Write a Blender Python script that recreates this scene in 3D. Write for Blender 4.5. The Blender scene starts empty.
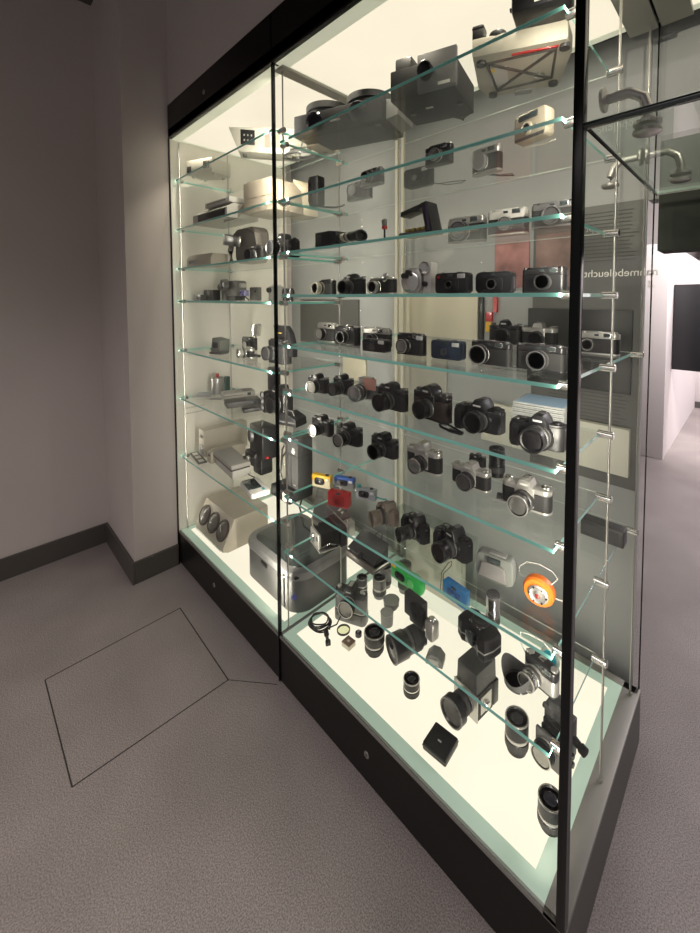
import bpy, bmesh, math, random
from mathutils import Vector, Matrix
random.seed(7)
S = bpy.context.scene
COL = S.collection

# ---------------------------------------------------------------- camera
FPX, PPX, PPY, W, H = 402.0, 385.0, 316.0, 700, 933
cam_d = bpy.data.cameras.new('camera'); cam = bpy.data.objects.new('camera', cam_d); COL.objects.link(cam)
cam_d.sensor_fit = 'AUTO'; cam_d.sensor_width = 36.0
cam_d.lens = FPX * 36.0 / H
cam_d.shift_x = -(PPX - W / 2) / H
cam_d.shift_y = -(H / 2 - PPY) / H
cam_d.clip_start = 0.02; cam_d.clip_end = 60
M = Matrix(((7.30109863e-01, -3.22606684e-02, 6.82567826e-01, 0),
            (6.83329679e-01, 3.39263762e-02, -7.29321295e-01, 0),
            (3.71339600e-04, 9.98903524e-01, 4.68146541e-02, 1.6), (0, 0, 0, 1)))
cam.matrix_world = M
S.camera = cam

# ---------------------------------------------------------------- exposure, world, room light
S.view_settings.view_transform = 'Standard'; S.view_settings.look = 'None'
S.view_settings.exposure = 0.0; S.view_settings.gamma = 1.0
S.view_settings.use_curve_mapping = False
S.cycles.transparent_max_bounces = 40
S.cycles.max_bounces = 10
S.cycles.diffuse_bounces = 4
S.cycles.glossy_bounces = 5
S.cycles.sample_clamp_indirect = 4.0
S.cycles.caustics_reflective = False; S.cycles.caustics_refractive = False
wd = bpy.data.worlds.new('world'); S.world = wd; wd.use_nodes = True
wd.node_tree.nodes['Background'].inputs[0].default_value = (1.0, 0.93, 0.9, 1)
wd.node_tree.nodes['Background'].inputs[1].default_value = .20
CASE_GLOW = 1.35      # strength of the case's two light boxes

def area(name, loc, rot, sx, sy, power, col):
    d = bpy.data.lights.new(name, 'AREA'); d.shape = 'RECTANGLE'; d.size = sx; d.size_y = sy
    d.energy = power; d.color = col
    o = bpy.data.objects.new(name, d); COL.objects.link(o); o.location = loc; o.rotation_euler = rot
    return o
area('gallery_fill', (-.6, -1.5, 2.75), (0, 0, 0), 1.6, 1.6, 44, (1.0, 0.91, 0.89)).data.spread = math.radians(140)  # unseen fill added for floor and walls, hung low so wall tops stay dim
area('far_room_fill', (1.6, 5.6, 3.2), (0, 0, 0), 2.0, 2.0, 260, (1.0, 0.93, 0.95))  # unseen fill added to brighten the room beyond the passage
area('passage_fill', (.4, 3.3, 3.1), (math.radians(68), 0, 0), 1., 1., 110, (1.0, 0.93, 0.9)).data.spread = math.radians(100)  # added fill aimed at the end face of the partition

def spot(name, loc, target, power, col, ang, r=.006):
    d = bpy.data.lights.new(name, 'SPOT'); d.energy = power; d.color = col; d.spot_size = math.radians(ang); d.spot_blend = .6; d.shadow_soft_size = r
    o = bpy.data.objects.new(name, d); COL.objects.link(o); o.location = loc
    o.rotation_euler = (Vector(target) - Vector(loc)).to_track_quat('-Z', 'Y').to_euler()
    return o
for k in range(3):   # added fill spots, no real fittings, along the ceiling front in both bays
    for x0 in (-2.26, -1.20):
        x = x0 + k * .37
        spot('fill_spot', (x, .93, 2.496), (x, 1.25, .9), 7, (1.0, .91, .72), 110)

for x, y, a, p in ((-1.475, .883, 46, 10), (-1.345, .883, -22, 2), (-.302, .883, 38, 6.0), (-2.487, .884, -30, 1.2)):   # added fill strips by the front glass joints to brighten the middle shelves
    area('fill_strip', (x, y, 1.35), (math.radians(90), 0, math.radians(a)), .008, 2.2, p, (1.0, .93, .78)).data.spread = math.radians(115)

spot('fill_spot', (.12, 1.05, 2.49), (.12, 1.7, 2.1), 9, (1.0, .92, .76), 120)  # added spot that lifts the back wall of the glass bridge

# ---------------------------------------------------------------- materials
MATS = {}
def _new(name):
    m = bpy.data.materials.new(name); m.use_nodes = True
    return m, m.node_tree, m.node_tree.nodes['Principled BSDF']
def mat(name, rgb=(.5, .5, .5), rough=.5, metal=0., bump=0., bscale=300., coat=0., var=0., vscale=8., spec=.5):
    if name in MATS: return MATS[name]
    m, nt, p = _new(name)
    p.inputs['Base Color'].default_value = (*rgb, 1)
    p.inputs['Roughness'].default_value = rough; p.inputs['Metallic'].default_value = metal
    p.inputs['Coat Weight'].default_value = coat
    p.inputs['Specular IOR Level'].default_value = spec
    if bump or var:
        tc = nt.nodes.new('ShaderNodeTexCoord')
    if bump:
        n = nt.nodes.new('ShaderNodeTexNoise'); n.inputs['Scale'].default_value = bscale
        b = nt.nodes.new('ShaderNodeBump'); b.inputs['Strength'].default_value = bump; b.inputs['Distance'].default_value = .001
        nt.links.new(tc.outputs['Object'], n.inputs['Vector'])
        nt.links.new(n.outputs['Fac'], b.inputs['Height']); nt.links.new(b.outputs['Normal'], p.inputs['Normal'])
    if var:
        n = nt.nodes.new('ShaderNodeTexNoise'); n.inputs['Scale'].default_value = vscale; n.inputs['Detail'].default_value = 4
        r = nt.nodes.new('ShaderNodeMapRange'); r.inputs['To Min'].default_value = 1 - var; r.inputs['To Max'].default_value = 1 + var
        r.inputs['From Min'].default_value = .3; r.inputs['From Max'].default_value = .7
        x = nt.nodes.new('ShaderNodeMix'); x.data_type = 'RGBA'; x.blend_type = 'MULTIPLY'; x.inputs['Factor'].default_value = 1
        x.inputs['A'].default_value = (*rgb, 1)
        nt.links.new(tc.outputs['Object'], n.inputs['Vector'])
        nt.links.new(n.outputs['Fac'], r.inputs['Value']); nt.links.new(r.outputs['Result'], x.inputs['B'])
        nt.links.new(x.outputs['Result'], p.inputs['Base Color'])
    MATS[name] = m
    return m
def glass_mat(name, tint=(.97, .99, .98), gloss=.9, rough=0.0, ior=1.5):
    if name in MATS: return MATS[name]
    m = bpy.data.materials.new(name); m.use_nodes = True; nt = m.node_tree; nt.nodes.clear()
    o = nt.nodes.new('ShaderNodeOutputMaterial'); t = nt.nodes.new('ShaderNodeBsdfTransparent'); g = nt.nodes.new('ShaderNodeBsdfGlossy')
    f = nt.nodes.new('ShaderNodeFresnel'); f.inputs['IOR'].default_value = ior
    mm = nt.nodes.new('ShaderNodeMath'); mm.operation = 'MULTIPLY'; mm.inputs[1].default_value = gloss
    mx = nt.nodes.new('ShaderNodeMixShader')
    t.inputs[0].default_value = (*tint, 1); g.inputs['Roughness'].default_value = rough; g.inputs['Color'].default_value = (1, 1, 1, 1)
    geo = nt.nodes.new('ShaderNodeNewGeometry')   # the inner side of a pane reflects like its outer side
    inv = nt.nodes.new('ShaderNodeMapRange'); inv.inputs['To Min'].default_value = ior; inv.inputs['To Max'].default_value = 1 / ior
    nt.links.new(geo.outputs['Backfacing'], inv.inputs['Value']); nt.links.new(inv.outputs[0], f.inputs['IOR'])
    nt.links.new(f.outputs[0], mm.inputs[0]); nt.links.new(mm.outputs[0], mx.inputs[0])
    nt.links.new(t.outputs[0], mx.inputs[1]); nt.links.new(g.outputs[0], mx.inputs[2]); nt.links.new(mx.outputs[0], o.inputs[0])
    MATS[name] = m
    return m
def glow(name, rgb, s, noise=0.):
    if name in MATS: return MATS[name]
    m = bpy.data.materials.new(name); m.use_nodes = True; nt = m.node_tree; nt.nodes.clear()
    o = nt.nodes.new('ShaderNodeOutputMaterial'); e = nt.nodes.new('ShaderNodeEmission')
    e.inputs[0].default_value = (*rgb, 1); e.inputs[1].default_value = s
    if noise:
        tc = nt.nodes.new('ShaderNodeTexCoord'); n = nt.nodes.new('ShaderNodeTexNoise'); n.inputs['Scale'].default_value = 2.5
        r = nt.nodes.new('ShaderNodeMapRange'); r.inputs['To Min'].default_value = s * (1 - noise); r.inputs['To Max'].default_value = s * (1 + noise)
        nt.links.new(tc.outputs['Object'], n.inputs['Vector']); nt.links.new(n.outputs['Fac'], r.inputs['Value']); nt.links.new(r.outputs[0], e.inputs[1])
    nt.links.new(e.outputs[0], o.inputs[0]); MATS[name] = m
    return m

BLK = mat('black_plastic', (.011, .011, .012), .36, spec=.4)
BLKM = mat('black_painted_metal', (.016, .016, .017), .28, spec=.45)
LEA = mat('black_leatherette', (.013, .013, .013), .6, spec=.4, bump=.5, bscale=900)
DGR = mat('dark_grey_plastic', (.045, .045, .045), .45)
MGR = mat('mid_grey_plastic', (.20, .20, .19), .45)
LGR = mat('light_grey_plastic', (.42, .41, .38), .45)
SIL = mat('satin_silver', (.50, .49, .46), .33, metal=.75)
CHR = mat('chrome', (.72, .71, .68), .18, metal=1.)
GUN = mat('gunmetal', (.16, .16, .16), .35, metal=.6)
BEI = mat('beige_plastic', (.42, .385, .31), .5, var=.05)
TAN = mat('tan_canvas', (.36, .31, .24), .85, bump=.6, bscale=700)
CRM = mat('cream_plastic', (.62, .58, .47), .45)
LEN = mat('coated_lens_glass', (.006, .006, .010), .05, spec=.5, coat=.2)
LENR = mat('red_coated_lens_glass', (.20, .03, .025), .12, spec=.3)
WHT = mat('white_paint', (.70, .70, .67), .5)
RED = mat('red_plastic', (.45, .02, .02), .25, coat=.6)
TEAL = mat('teal_rubber', (.03, .32, .33), .4)
GRN = mat('green_plastic', (.03, .50, .09), .35, coat=.4)
BLU = mat('blue_translucent_plastic', (.02, .20, .52), .25, coat=.5)
BLU2 = mat('blue_print', (.05, .12, .42), .35)
YEL = mat('yellow_print', (.80, .48, .03), .4)
ORG = mat('orange_plastic', (.66, .15, .015), .4)
GLD = mat('gold_reflector', (.50, .38, .12), .25, metal=.7)
CHAMP = mat('champagne_metal', (.36, .32, .24), .4, metal=.4)
BRN = mat('brown_plastic', (.20, .165, .13), .5)
BRN2 = mat('brown_cardboard', (.22, .15, .10), .7)
DISP = mat('display_window', (.03, .04, .04), .1, coat=1.)
CLEAR = glass_mat('clear_acrylic', (.90, .93, .92), 1.0)
GLS = glass_mat('shelf_glass_face', (.982, .992, .988), .55)
ENDPANE = glass_mat('end_pane_glass', (.996, .998, .997), .02)
PANE = glass_mat('case_glass', (.996, .998, .997), .22)
EDGE = mat('green_glass_edge', (.30, .78, .68), .12, coat=1.)
EDGED = mat('dark_glass_joint', (.004, .005, .005), .2, spec=.25)
STEEL = mat('brushed_steel', (.55, .54, .50), .28, metal=.9)
#mat('frosted_glass_border', (.44, .53, .45), .45)
def lit(name, rgb, e, s):
    m = mat(name, rgb, .4); p = m.node_tree.nodes['Principled BSDF']
    p.inputs['Emission Color'].default_value = (*e, 1); p.inputs['Emission Strength'].default_value = s
    return m
FROST = lit('frosted_glass_border', (.35, .42, .36), (.72, 1.0, .74), .27)      # light box glass, lit from below
FROSTC = lit('frosted_ceiling_border', (.45, .46, .38), (1.0, 1.0, .74), .40)
GPAN = glow('light_box_diffuser', (1.0, .92, .72), .80 * CASE_GLOW, .1)
GTOP = glow('ceiling_diffuser', (1.0, .90, .69), .76 * CASE_GLOW, .1)

# ---------------------------------------------------------------- mesh builder
class MB:
    def __init__(s): s.bm = bmesh.new(); s.mats = []
    def _mi(s, m):
        if m is None: return 0
        if m not in s.mats: s.mats.append(m)
        return s.mats.index(m)
    def _merge(s, t, m=None, M=None):
        if M is not None: bmesh.ops.transform(t, matrix=M, verts=t.verts)
        k = s._mi(m) if m is not None else None
        me = bpy.data.meshes.new('tmp'); t.to_mesh(me); t.free()
        n = len(s.bm.faces); s.bm.from_mesh(me); bpy.data.meshes.remove(me)
        if k is not None:
            s.bm.faces.ensure_lookup_table()
            for f in s.bm.faces[n:]: f.material_index = k
        return s
    def box(s, x0, x1, y0, y1, z0, z1, b=0., m=None, M=None, seg=2):
        t = bmesh.new(); bmesh.ops.create_cube(t, size=1)
        for v in t.verts: v.co = Vector((x0 + (v.co.x + .5) * (x1 - x0), y0 + (v.co.y + .5) * (y1 - y0), z0 + (v.co.z + .5) * (z1 - z0)))
        if b > 0:
            b = min(b, .49 * min(abs(x1 - x0), abs(y1 - y0), abs(z1 - z0)))
            bmesh.ops.bevel(t, geom=t.edges[:], offset=b, segments=seg, profile=.5, affect='EDGES')
        return s._merge(t, m, M)
    def bc(s, c, d, b=0., m=None, M=None):
        return s.box(c[0] - d[0] / 2, c[0] + d[0] / 2, c[1] - d[1] / 2, c[1] + d[1] / 2, c[2] - d[2] / 2, c[2] + d[2] / 2, b, m, M)
    def lathe(s, c, ax, prof, seg=28, m=None, sx=1.):
        """profile of (radius, distance along ax); closed by discs where the radius is not 0"""
        t = bmesh.new(); ax = Vector(ax).normalized()
        q = Vector((0, 0, 1)).rotation_difference(ax).to_matrix().to_4x4()
        rings = []
        for r, h in prof:
            if r < 1e-6: rings.append([t.verts.new((0, 0, h))])
            else: rings.append([t.verts.new((r * sx * math.cos(2 * math.pi * i / seg), r * math.sin(2 * math.pi * i / seg), h)) for i in range(seg)])
        for a, b2 in zip(rings, rings[1:]):
            for i in range(seg):
                j = (i + 1) % seg
                if len(a) == 1 and len(b2) == 1: continue
                if len(a) == 1: t.faces.new((a[0], b2[i], b2[j]))
                elif len(b2) == 1: t.faces.new((a[i], a[j], b2[0]))
                else: t.faces.new((a[i], a[j], b2[j], b2[i]))
        if tuple(prof[0]) == tuple(prof[-1]): bmesh.ops.remove_doubles(t, verts=t.verts, dist=1e-6)
        else:
            if len(rings[0]) > 1: t.faces.new(rings[0][::-1])
            if len(rings[-1]) > 1: t.faces.new(rings[-1])
        bmesh.ops.recalc_face_normals(t, faces=t.faces)
        return s._merge(t, m, Matrix.Translation(Vector(c)) @ q)
    def cyl(s, c, ax, r, L, r2=None, seg=24, m=None, b=0.):
        r2 = r if r2 is None else r2
        if b: return s.lathe(c, ax, [(r - b, 0), (r, b), (r2, L - b), (r2 - b, L)], seg, m)
        return s.lathe(c, ax, [(r, 0), (r2, L)], seg, m)
    def tube(s, pts, r, seg=8, closed=False, m=None, flat=None):
        t = bmesh.new(); P = [Vector(p) for p in pts]; n = len(P); rings = []
        up = Vector((0, 0, 1))
        for i, p in enumerate(P):
            if closed: d = P[(i + 1) % n] - P[i - 1]
            else: d = P[min(i + 1, n - 1)] - P[max(i - 1, 0)]
            d.normalize(); a = d.cross(up)
            if a.length < 1e-3: a = d.cross(Vector((1, 0, 0)))
            a.normalize(); b2 = a.cross(d)
            fx, fy = (1, 1) if flat is None else flat
            rings.append([t.verts.new(p + r * (fx * math.cos(2 * math.pi * k / seg) * a + fy * math.sin(2 * math.pi * k / seg) * b2)) for k in range(seg)])
        rg = list(zip(rings, rings[1:])) + ([(rings[-1], rings[0])] if closed else [])
        for a, b2 in rg:
            for k in range(seg):
                j = (k + 1) % seg; t.faces.new((a[k], a[j], b2[j], b2[k]))
        if not closed: t.faces.new(rings[0][::-1]); t.faces.new(rings[-1])
        bmesh.ops.recalc_face_normals(t, faces=t.faces)
        return s._merge(t, m)
    def prism(s, poly, a, h0, h1, b=0., m=None, M=None):
        """poly: 2-D outline; a = 'x','y','z' the axis it is extruded on (poly in yz, xz, xy)"""
        t = bmesh.new()
        def P(u, v, h): return {'x': (h, u, v), 'y': (u, h, v), 'z': (u, v, h)}[a]
        v0 = [t.verts.new(P(u, v, h0)) for u, v in poly]; v1 = [t.verts.new(P(u, v, h1)) for u, v in poly]
        t.faces.new(v0); t.faces.new(v1[::-1]); n = len(poly)
        for i in range(n): t.faces.new((v0[i], v0[(i + 1) % n], v1[(i + 1) % n], v1[i]))
        bmesh.ops.recalc_face_normals(t, faces=t.faces)
        if b > 0:
            f0 = set(v0) ; f1 = set(v1)
            es = [e for e in t.edges if (e.verts[0] in f0 and e.verts[1] in f0) or (e.verts[0] in f1 and e.verts[1] in f1)]
            bmesh.ops.bevel(t, geom=es, offset=b, segments=2, profile=.5, affect='EDGES')
        return s._merge(t, m, M)
    def build(s, name, m=None, parent=None, smooth=True, loc=None, rz=None):
        me = bpy.data.meshes.new(name); s.bm.to_mesh(me); s.bm.free()
        ms = s.mats if s.mats else []
        if m is not None and not ms: me.materials.append(m)
        for k in ms: me.materials.append(k)
        if smooth:
            me.shade_smooth()
            try: me.set_sharp_from_angle(angle=math.radians(38))
            except Exception: pass
        o = bpy.data.objects.new(name, me); COL.objects.link(o)
        if parent is not None: o.parent = parent
        if loc is not None: o.location = loc
        if rz is not None: o.rotation_euler = (0, 0, rz)
        return o
def rrect(w, d, r, n=5, cx=0, cy=0):
    pts = []
    for sx, sy, a0 in ((1, 1, 0), (-1, 1, 90), (-1, -1, 180), (1, -1, 270)):
        for i in range(n + 1):
            a = math.radians(a0 + 90 * i / n)
            pts.append((cx + sx * (w / 2 - r) + r * math.cos(a), cy + sy * (d / 2 - r) + r * math.sin(a)))
    return pts
PLACES = {   # measured place on its shelf (x, y) and size of each exhibit
    'wide black twin slide projector with two round trays on top': (-1.185, 1.064, 0.848, 0.83),
    'black box projector with grey front and single round lens': (-0.792, 1.089, 0.812, 0.986),
    'beige projector seen from below with crossed cable ribs on its underside': (-0.502, 1.079, 0.96, 0.91),
    'black rounded box standing on top at the corner end of the topmost shelf': (-0.406, 0.962, 0.79, 0.558),
    'small dark box standing upright on the beige projector': (-0.559, 0.957, 0.81, 0.659),
    'low dark domed case beside the small box on the beige projector': (-0.517, 0.977, 0.752, 0.624),
    'small upright black box viewer with a dark foot and strap on the second shelf': (-1.37, 1.045, 0.662, 1.6),
    'small silver and black camera with round silver lens face and wrist loop': (-0.631, 1.135, 0.951, 1.051),
    'black and silver camera with ringed lens on the second shelf, upper of an overlapping pair': (-0.692, 0.968, 0.74, 0.721),
    'black square camera with small centre lens, its cord hanging behind the folding camera': (-0.879, 1.11, 0.841, 0.84),
    'champagne coloured rounded camera with dark window band, standing upright': (-0.418, 0.976, 0.795, 0.774),
    'black handheld movie camera with cream-banded zoom lens lying sideways': (-1.126, 0.93, 0.936, 0.652),
    'small red and grey flash head on a thin black stem': (-0.862, 0.919, 0.736, 0.714),
    'black folding camera opened like a tent, with a row of gold flash bulbs': (-0.733, 0.945, 0.774, 0.766),
    'silver camera with big chrome-ringed lens, left of three on the third shelf': (-0.71, 1.151, 1.065, 1.084),
    'pale grey camera with dark band and flat lens, middle of three on the third shelf': (-0.544, 1.104, 0.941, 0.95),
    'dark square camera with large ringed lens at the corner end of the third shelf': (-0.395, 1.058, 0.814, 0.84),
    'small camera with broad cream lens ring, farthest left on the fourth shelf': (-1.334, 1.073, 0.844, 0.878),
    'small black slr beside the cream-ringed camera on the fourth shelf': (-1.124, 1.028, 0.944, 0.936),
    'dark box camera with round silver flash dish on its right': (-0.987, 1.045, 0.873, 0.878),
    'silver hand-cranked movie camera with round turret and upright side pod': (-0.743, 0.94, 0.908, 0.918),
    'black compact camera with red dot on its upper left': (-0.612, 0.927, 0.817, 0.839),
    'black rounded camera with silver strip of buttons on top, middle of three': (-0.513, 0.974, 0.794, 0.8),
    'flat black rangefinder at the corner end of the fourth shelf': (-0.385, 0.975, 0.825, 0.808),
    'silver rangefinder with black lens, farthest left on the fifth shelf': (-1.343, 1.08, 0.875, 0.887),
    'black rangefinder behind the far left silver one': (-1.203, 1.067, 1.014, 0.978),
    'low silver-topped rangefinder left of the black one with square flash': (-1.063, 1.092, 1.028, 1.003),
    'low black compact camera in front of the silver-topped rangefinder': (-0.976, 1.0, 0.891, 0.867),
    'black rangefinder with chrome lens ring and small square flash': (-0.84, 1.027, 0.923, 0.908),
    'dark blue-black compact camera with ribbed ends': (-0.695, 1.026, 0.857, 0.85),
    'black rangefinder with large chrome-edged round lens': (-0.551, 1.029, 0.867, 0.855),
    'black rangefinder close to the dark front corner, its lens low': (-0.414, 1.036, 0.855, 0.826),
    'black slr on the rear of the fifth shelf, left of the silver-topped one': (-0.761, 1.535, 0.957, 1.042),
    'silver-topped slr on the rear of the fifth shelf beside the corner': (-0.622, 1.538, 0.966, 0.998),
    'silver-topped dark rangefinder seen through the glass end, right of the corner': (-0.392, 1.459, 0.942, 0.967),
    'black slr with big dark lens, farthest left on the sixth shelf': (-1.28, 0.98, 0.789, 0.784),
    'black slr with amber-tinted lens beside the cutaway camera': (-1.186, 1.03, 0.775, 0.79),
    'cutaway slr in clear housing with pink plate at its top': (-1.052, 1.025, 0.88, 0.929),
    'black slr with tall prism and black lens, fourth from left on the sixth shelf': (-0.904, 1.005, 0.912, 0.887),
    'large black slr with brownish lens, third from right on the sixth shelf': (-0.739, 1.006, 1.04, 1.012),
    'black autofocus slr with pointed prism, second from right on the sixth shelf': (-0.573, 1.014, 0.927, 0.91),
    'large black autofocus slr with bulky lens in front of the disc stack': (-0.401, 1.001, 0.853, 0.832),
    'short black folded strap lying left of the pointed-prism slr': (-0.632, 0.948, 1.028, 1.026),
    'black slr with chrome-ringed lens, farthest left on the seventh shelf': (-1.292, 1.009, 0.843, 0.835),
    'black slr with chrome-ringed lens, second from left on the seventh shelf': (-1.133, 1.012, 0.871, 0.866),
    'black slr with black lens and dark eyepiece top, third from left on the seventh shelf': (-0.957, 1.022, 0.869, 0.865),
    'black slr with tall silver prism housing and chrome lens rim': (-0.778, 1.019, 0.915, 0.903),
    'silver and black slr with wide flat black lens, next to the standing lens': (-0.61, 1.026, 0.873, 0.859),
    'small dark camera lying half hidden behind the wide-lens silver slr': (-0.672, 1.169, 0.589, 0.574),
    'tall black lens standing behind the silver and black slr': (-0.586, 1.137, 0.863, 0.843),
    'silver and black slr at the right end of the seventh shelf': (-0.44, 1.023, 0.931, 0.943),
    'small dark bracket lying left of the silver slr at the shelf end': (-0.506, 1.021, 0.864, 0.873),
    'yellow and cream disposable camera beside the dark handheld block': (-1.334, 1.037, 0.81, 0.951),
    'blue and grey disposable camera right of the yellow one': (-1.26, 1.099, 0.8, 0.816),
    'clear grey underwater camera with teal knob and teal strap': (-1.124, 1.092, 0.776, 0.807),
    'bright red transparent camera standing in front of the blue disposable': (-1.16, 0.984, 0.809, 0.827),
    'brown slr with smooth hood-like lens, left of the black ones': (-0.95, 1.042, 0.744, 0.751),
    'black autofocus slr with long narrow lens, left of the pair on the eighth shelf': (-0.817, 1.035, 0.806, 0.801),
    'black autofocus slr with wide zoom lens, right of the pair on the eighth shelf': (-0.677, 1.045, 0.866, 0.861),
    'flat silver and grey instant camera with dark sloping ends': (-0.528, 1.028, 0.867, 0.852),
    'round orange camera with silver dial face and pale looped cord': (-0.401, 1.021, 0.948, 0.878),
    'silver-plated folding camera with extended black bellows and open front': (-1.301, 1.03, 0.848, 0.842),
    'small silver mechanism camera with wire frame under the red camera': (-1.324, 1.139, 0.848, 0.891),
    'dark grey folding instant camera with wedge-shaped raised hood': (-1.097, 1.075, 0.84, 0.777),
    'bright green wavy-bodied camera with small yellow corner': (-0.895, 1.076, 0.969, 0.922),
    'translucent blue compact camera with looped black wrist cord': (-0.726, 1.131, 0.852, 0.811),
    'dark folding camera opened out with a pale silver cylinder pack at its side': (-0.755, 0.977, 0.981, 0.923),
    'large black wavy-topped slr body with chrome edge line and viewing window': (-0.581, 1.033, 0.755, 0.723),
    'tall polished chrome lens with black cap standing behind the wavy slr': (-0.582, 1.117, 0.879, 0.848),
    'dark petal-shaped lens hood lying open beside the chrome-lens compact': (-0.445, 0.997, 0.934, 0.929),
    'small black and silver camera with wide chrome-barrelled lens and white looped strap': (-0.396, 1.036, 0.932, 0.855),
    'teal-faced round cap standing behind the chrome-barrelled compact': (-0.397, 1.098, 0.9, 0.88),
    'black and silver slr with motor drive standing on the lit floor by the coiled cord': (-1.255, 1.129, 0.897, 0.934),
    'black and silver lens standing behind the motor-drive slr': (-1.34, 1.272, 0.856, 0.845),
    'short lens with broad silver base right of the one behind the motor-drive slr': (-1.258, 1.307, 0.936, 0.936),
    'shallow dark flared hood standing behind the tall grey one': (-1.173, 1.296, 0.887, 0.879),
    'tall grey metal cup-shaped hood behind the wide silver-waisted lens': (-1.125, 1.215, 0.855, 0.845),
    'wide black lens with silver waist standing on the lit floor right of the small box': (-1.068, 1.081, 0.88, 0.801),
    'large grey zoom lens lying on its side, front towards the glass': (-0.967, 1.161, 0.858, 0.885),
    'small dark round spool between the filter and the big upright lens': (-1.168, 1.089, 0.968, 0.965),
    'thin round glass filter with dark rim lying flat': (-1.233, 1.064, 0.927, 0.927),
    'small brown-topped cream box lying in front of the round filter': (-1.163, 1.03, 0.938, 0.874),
    'dark cable release plug lying in front of the coiled cable': (-1.25, 0.99, 0.93, 0.926),
    'small silver-banded lens standing alone near the front of the lit floor': (-0.859, 1.056, 0.896, 0.88),
    'small faceted grey viewfinder prism lying on the lit floor': (-0.868, 1.211, 0.943, 0.924),
    'black cube-bodied medium-format camera with broad ringed lens hood': (-0.677, 1.17, 0.873, 0.827),
    'flat black square case with rounded corners lying near the front glass': (-0.682, 0.981, 0.987, 0.986),
    'black lens with two silver rings standing left of the bellows camera': (-0.509, 1.14, 1.019, 1.027),
    'black technical camera with bellows, knobs and red-coated lens beside the corner': (-0.413, 1.205, 0.871, 0.845),
    'black wide lens with silver collar standing nearest the front corner': (-0.364, 1.029, 0.928, 0.892),
    'clear acrylic box with a cream front panel standing at the back of the lit floor': (-1.09, 1.468, 1.075, 0.996),
    'small beige led projector with slotted vents on the topmost left shelf': (-2.31, 1.008, 0.957, 0.982),
    'large beige projector with black square label and colour patches on its side': (-1.804, 1.09, 0.844, 1.059),
    'chrome clip with coiled grey cable beside the bay joint on the topmost left shelf': (-1.648, 1.151, 1.6, 1.6),
    'low grey console with sloping control panel of small keys on top': (-2.077, 0.993, 0.855, 0.867),
    'tan canvas bag with tapered sides and hanging shoulder strap on the second left shelf': (-1.705, 1.05, 1.072, 1.122),
    'pale tan folded carton leaning beyond the bay joint on the second left shelf': (-1.66, 1.183, 1.297, 1.357),
    'beige ribbed desk unit with angled front dial on the third left shelf': (-2.277, 0.96, 0.837, 0.834),
    'dark slr in front of the strapped case on the third left shelf': (-1.701, 0.954, 0.812, 0.827),
    'tall black slr with large black lens right at the bay joint, third left shelf': (-1.493, 0.989, 0.693, 0.774),
    'tiny grey cube-like camera, farthest left on the fourth left shelf': (-2.432, 0.993, 0.793, 0.798),
    'dark squat box camera with round front plate on the fourth left shelf': (-2.419, 1.059, 0.637, 0.837),
    'grey home movie camera with large round lens and pistol body, tallest on its shelf': (-2.302, 1.14, 0.931, 0.947),
    'tiny camera with violet lens on a small tripod stand': (-1.941, 1.016, 0.889, 0.889),
    'flat upright brown-grey case between the violet lens and the bay joint': (-2.165, 1.204, 0.876, 0.877),
    'upright silver movie camera with small round lens at the bay joint': (-1.953, 1.206, 0.806, 0.825),
    'small dark knob pair standing right of the upright silver movie camera': (-1.738, 1.144, 1.13, 1.151),
    'small dark slanted camera with wire ends, alone at the left of the fifth left shelf': (-2.164, 0.987, 1.234, 1.183),
    'black square camera with raised chrome flash reflector above it': (-2.172, 1.165, 0.913, 0.884),
    'chrome-lensed small camera in front of the square one with the flash': (-1.901, 1.019, 0.922, 0.915),
    'large black press camera with round lens and curved flash fan behind': (-1.629, 1.025, 0.834, 0.846),
    'flat silver-grey hinged gadget at the left end of the sixth left shelf': (-2.413, 0.988, 0.622, 0.628),
    'upright silver flask with red cap on the sixth left shelf': (-2.411, 1.079, 0.768, 0.767),
    'upright dark green slab behind the silver flask': (-2.452, 1.155, 0.726, 0.715),
    'small cream booklet with printed cover lying in front of the silver flask': (-2.259, 1.01, 0.777, 0.778),
    'flat grey pocket camera with open silver edge, behind two others': (-2.267, 1.137, 0.894, 0.893),
    'long flat grey-black pocket camera in the middle of three': (-2.061, 1.059, 0.9, 0.902),
    'short flat black pocket camera, foremost of three': (-1.917, 1.042, 0.821, 0.821),
    'small silver folded table tripod lying behind the flat cameras': (-2.35, 1.167, 0.618, 0.629),
    'black folded instant camera with carrying loop, lying right of the bay joint': (-1.579, 1.051, 0.759, 0.762),
    'tall beige upright scanner box with dark grille on its narrow end': (-2.386, 1.1, 0.793, 0.682),
    'lower beige box leaning in front of the tall scanner': (-2.254, 1.052, 0.769, 0.55),
    'pale grey flat device with dark rim line lying tilted on the lowest left shelf': (-2.081, 1.005, 0.848, 0.817),
    'tall black camera with vertical grip and knobs, hanging cords beside it': (-1.931, 1.099, 0.85, 0.85),
    'tall black box unit with a U-shaped mark on a heavy stepped base': (-1.587, 1.069, 0.737, 0.928),
    'white handheld device with dark glossy screen lying in front of the black box unit': (-1.762, 0.961, 0.945, 0.91),
    'heavy beige box with three round glass dials on its slanted front': (-2.258, 1.08, 0.841, 0.804),
    'big rounded grey photo printer with dark glass lid and glowing-blue logo mark': (-1.655, 1.128, 1.019, 0.735),
    'dark flat panel leaning upright behind the photo printer': (-1.786, 1.401, 0.908, 1.041),
    'black round-lens camera farther back on the second shelf, lower left of an overlapping pair': (-1.16, 1.094, 0.967, 0.957),
    'grey-black camera on the second shelf, upper right of the pair next to the box viewer': (-0.986, 0.99, 0.841, 0.879),
    'dark rounded camera with grey zoom lens and strap hoop over it, third left shelf': (-1.886, 1.013, 0.931, 0.915),
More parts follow.
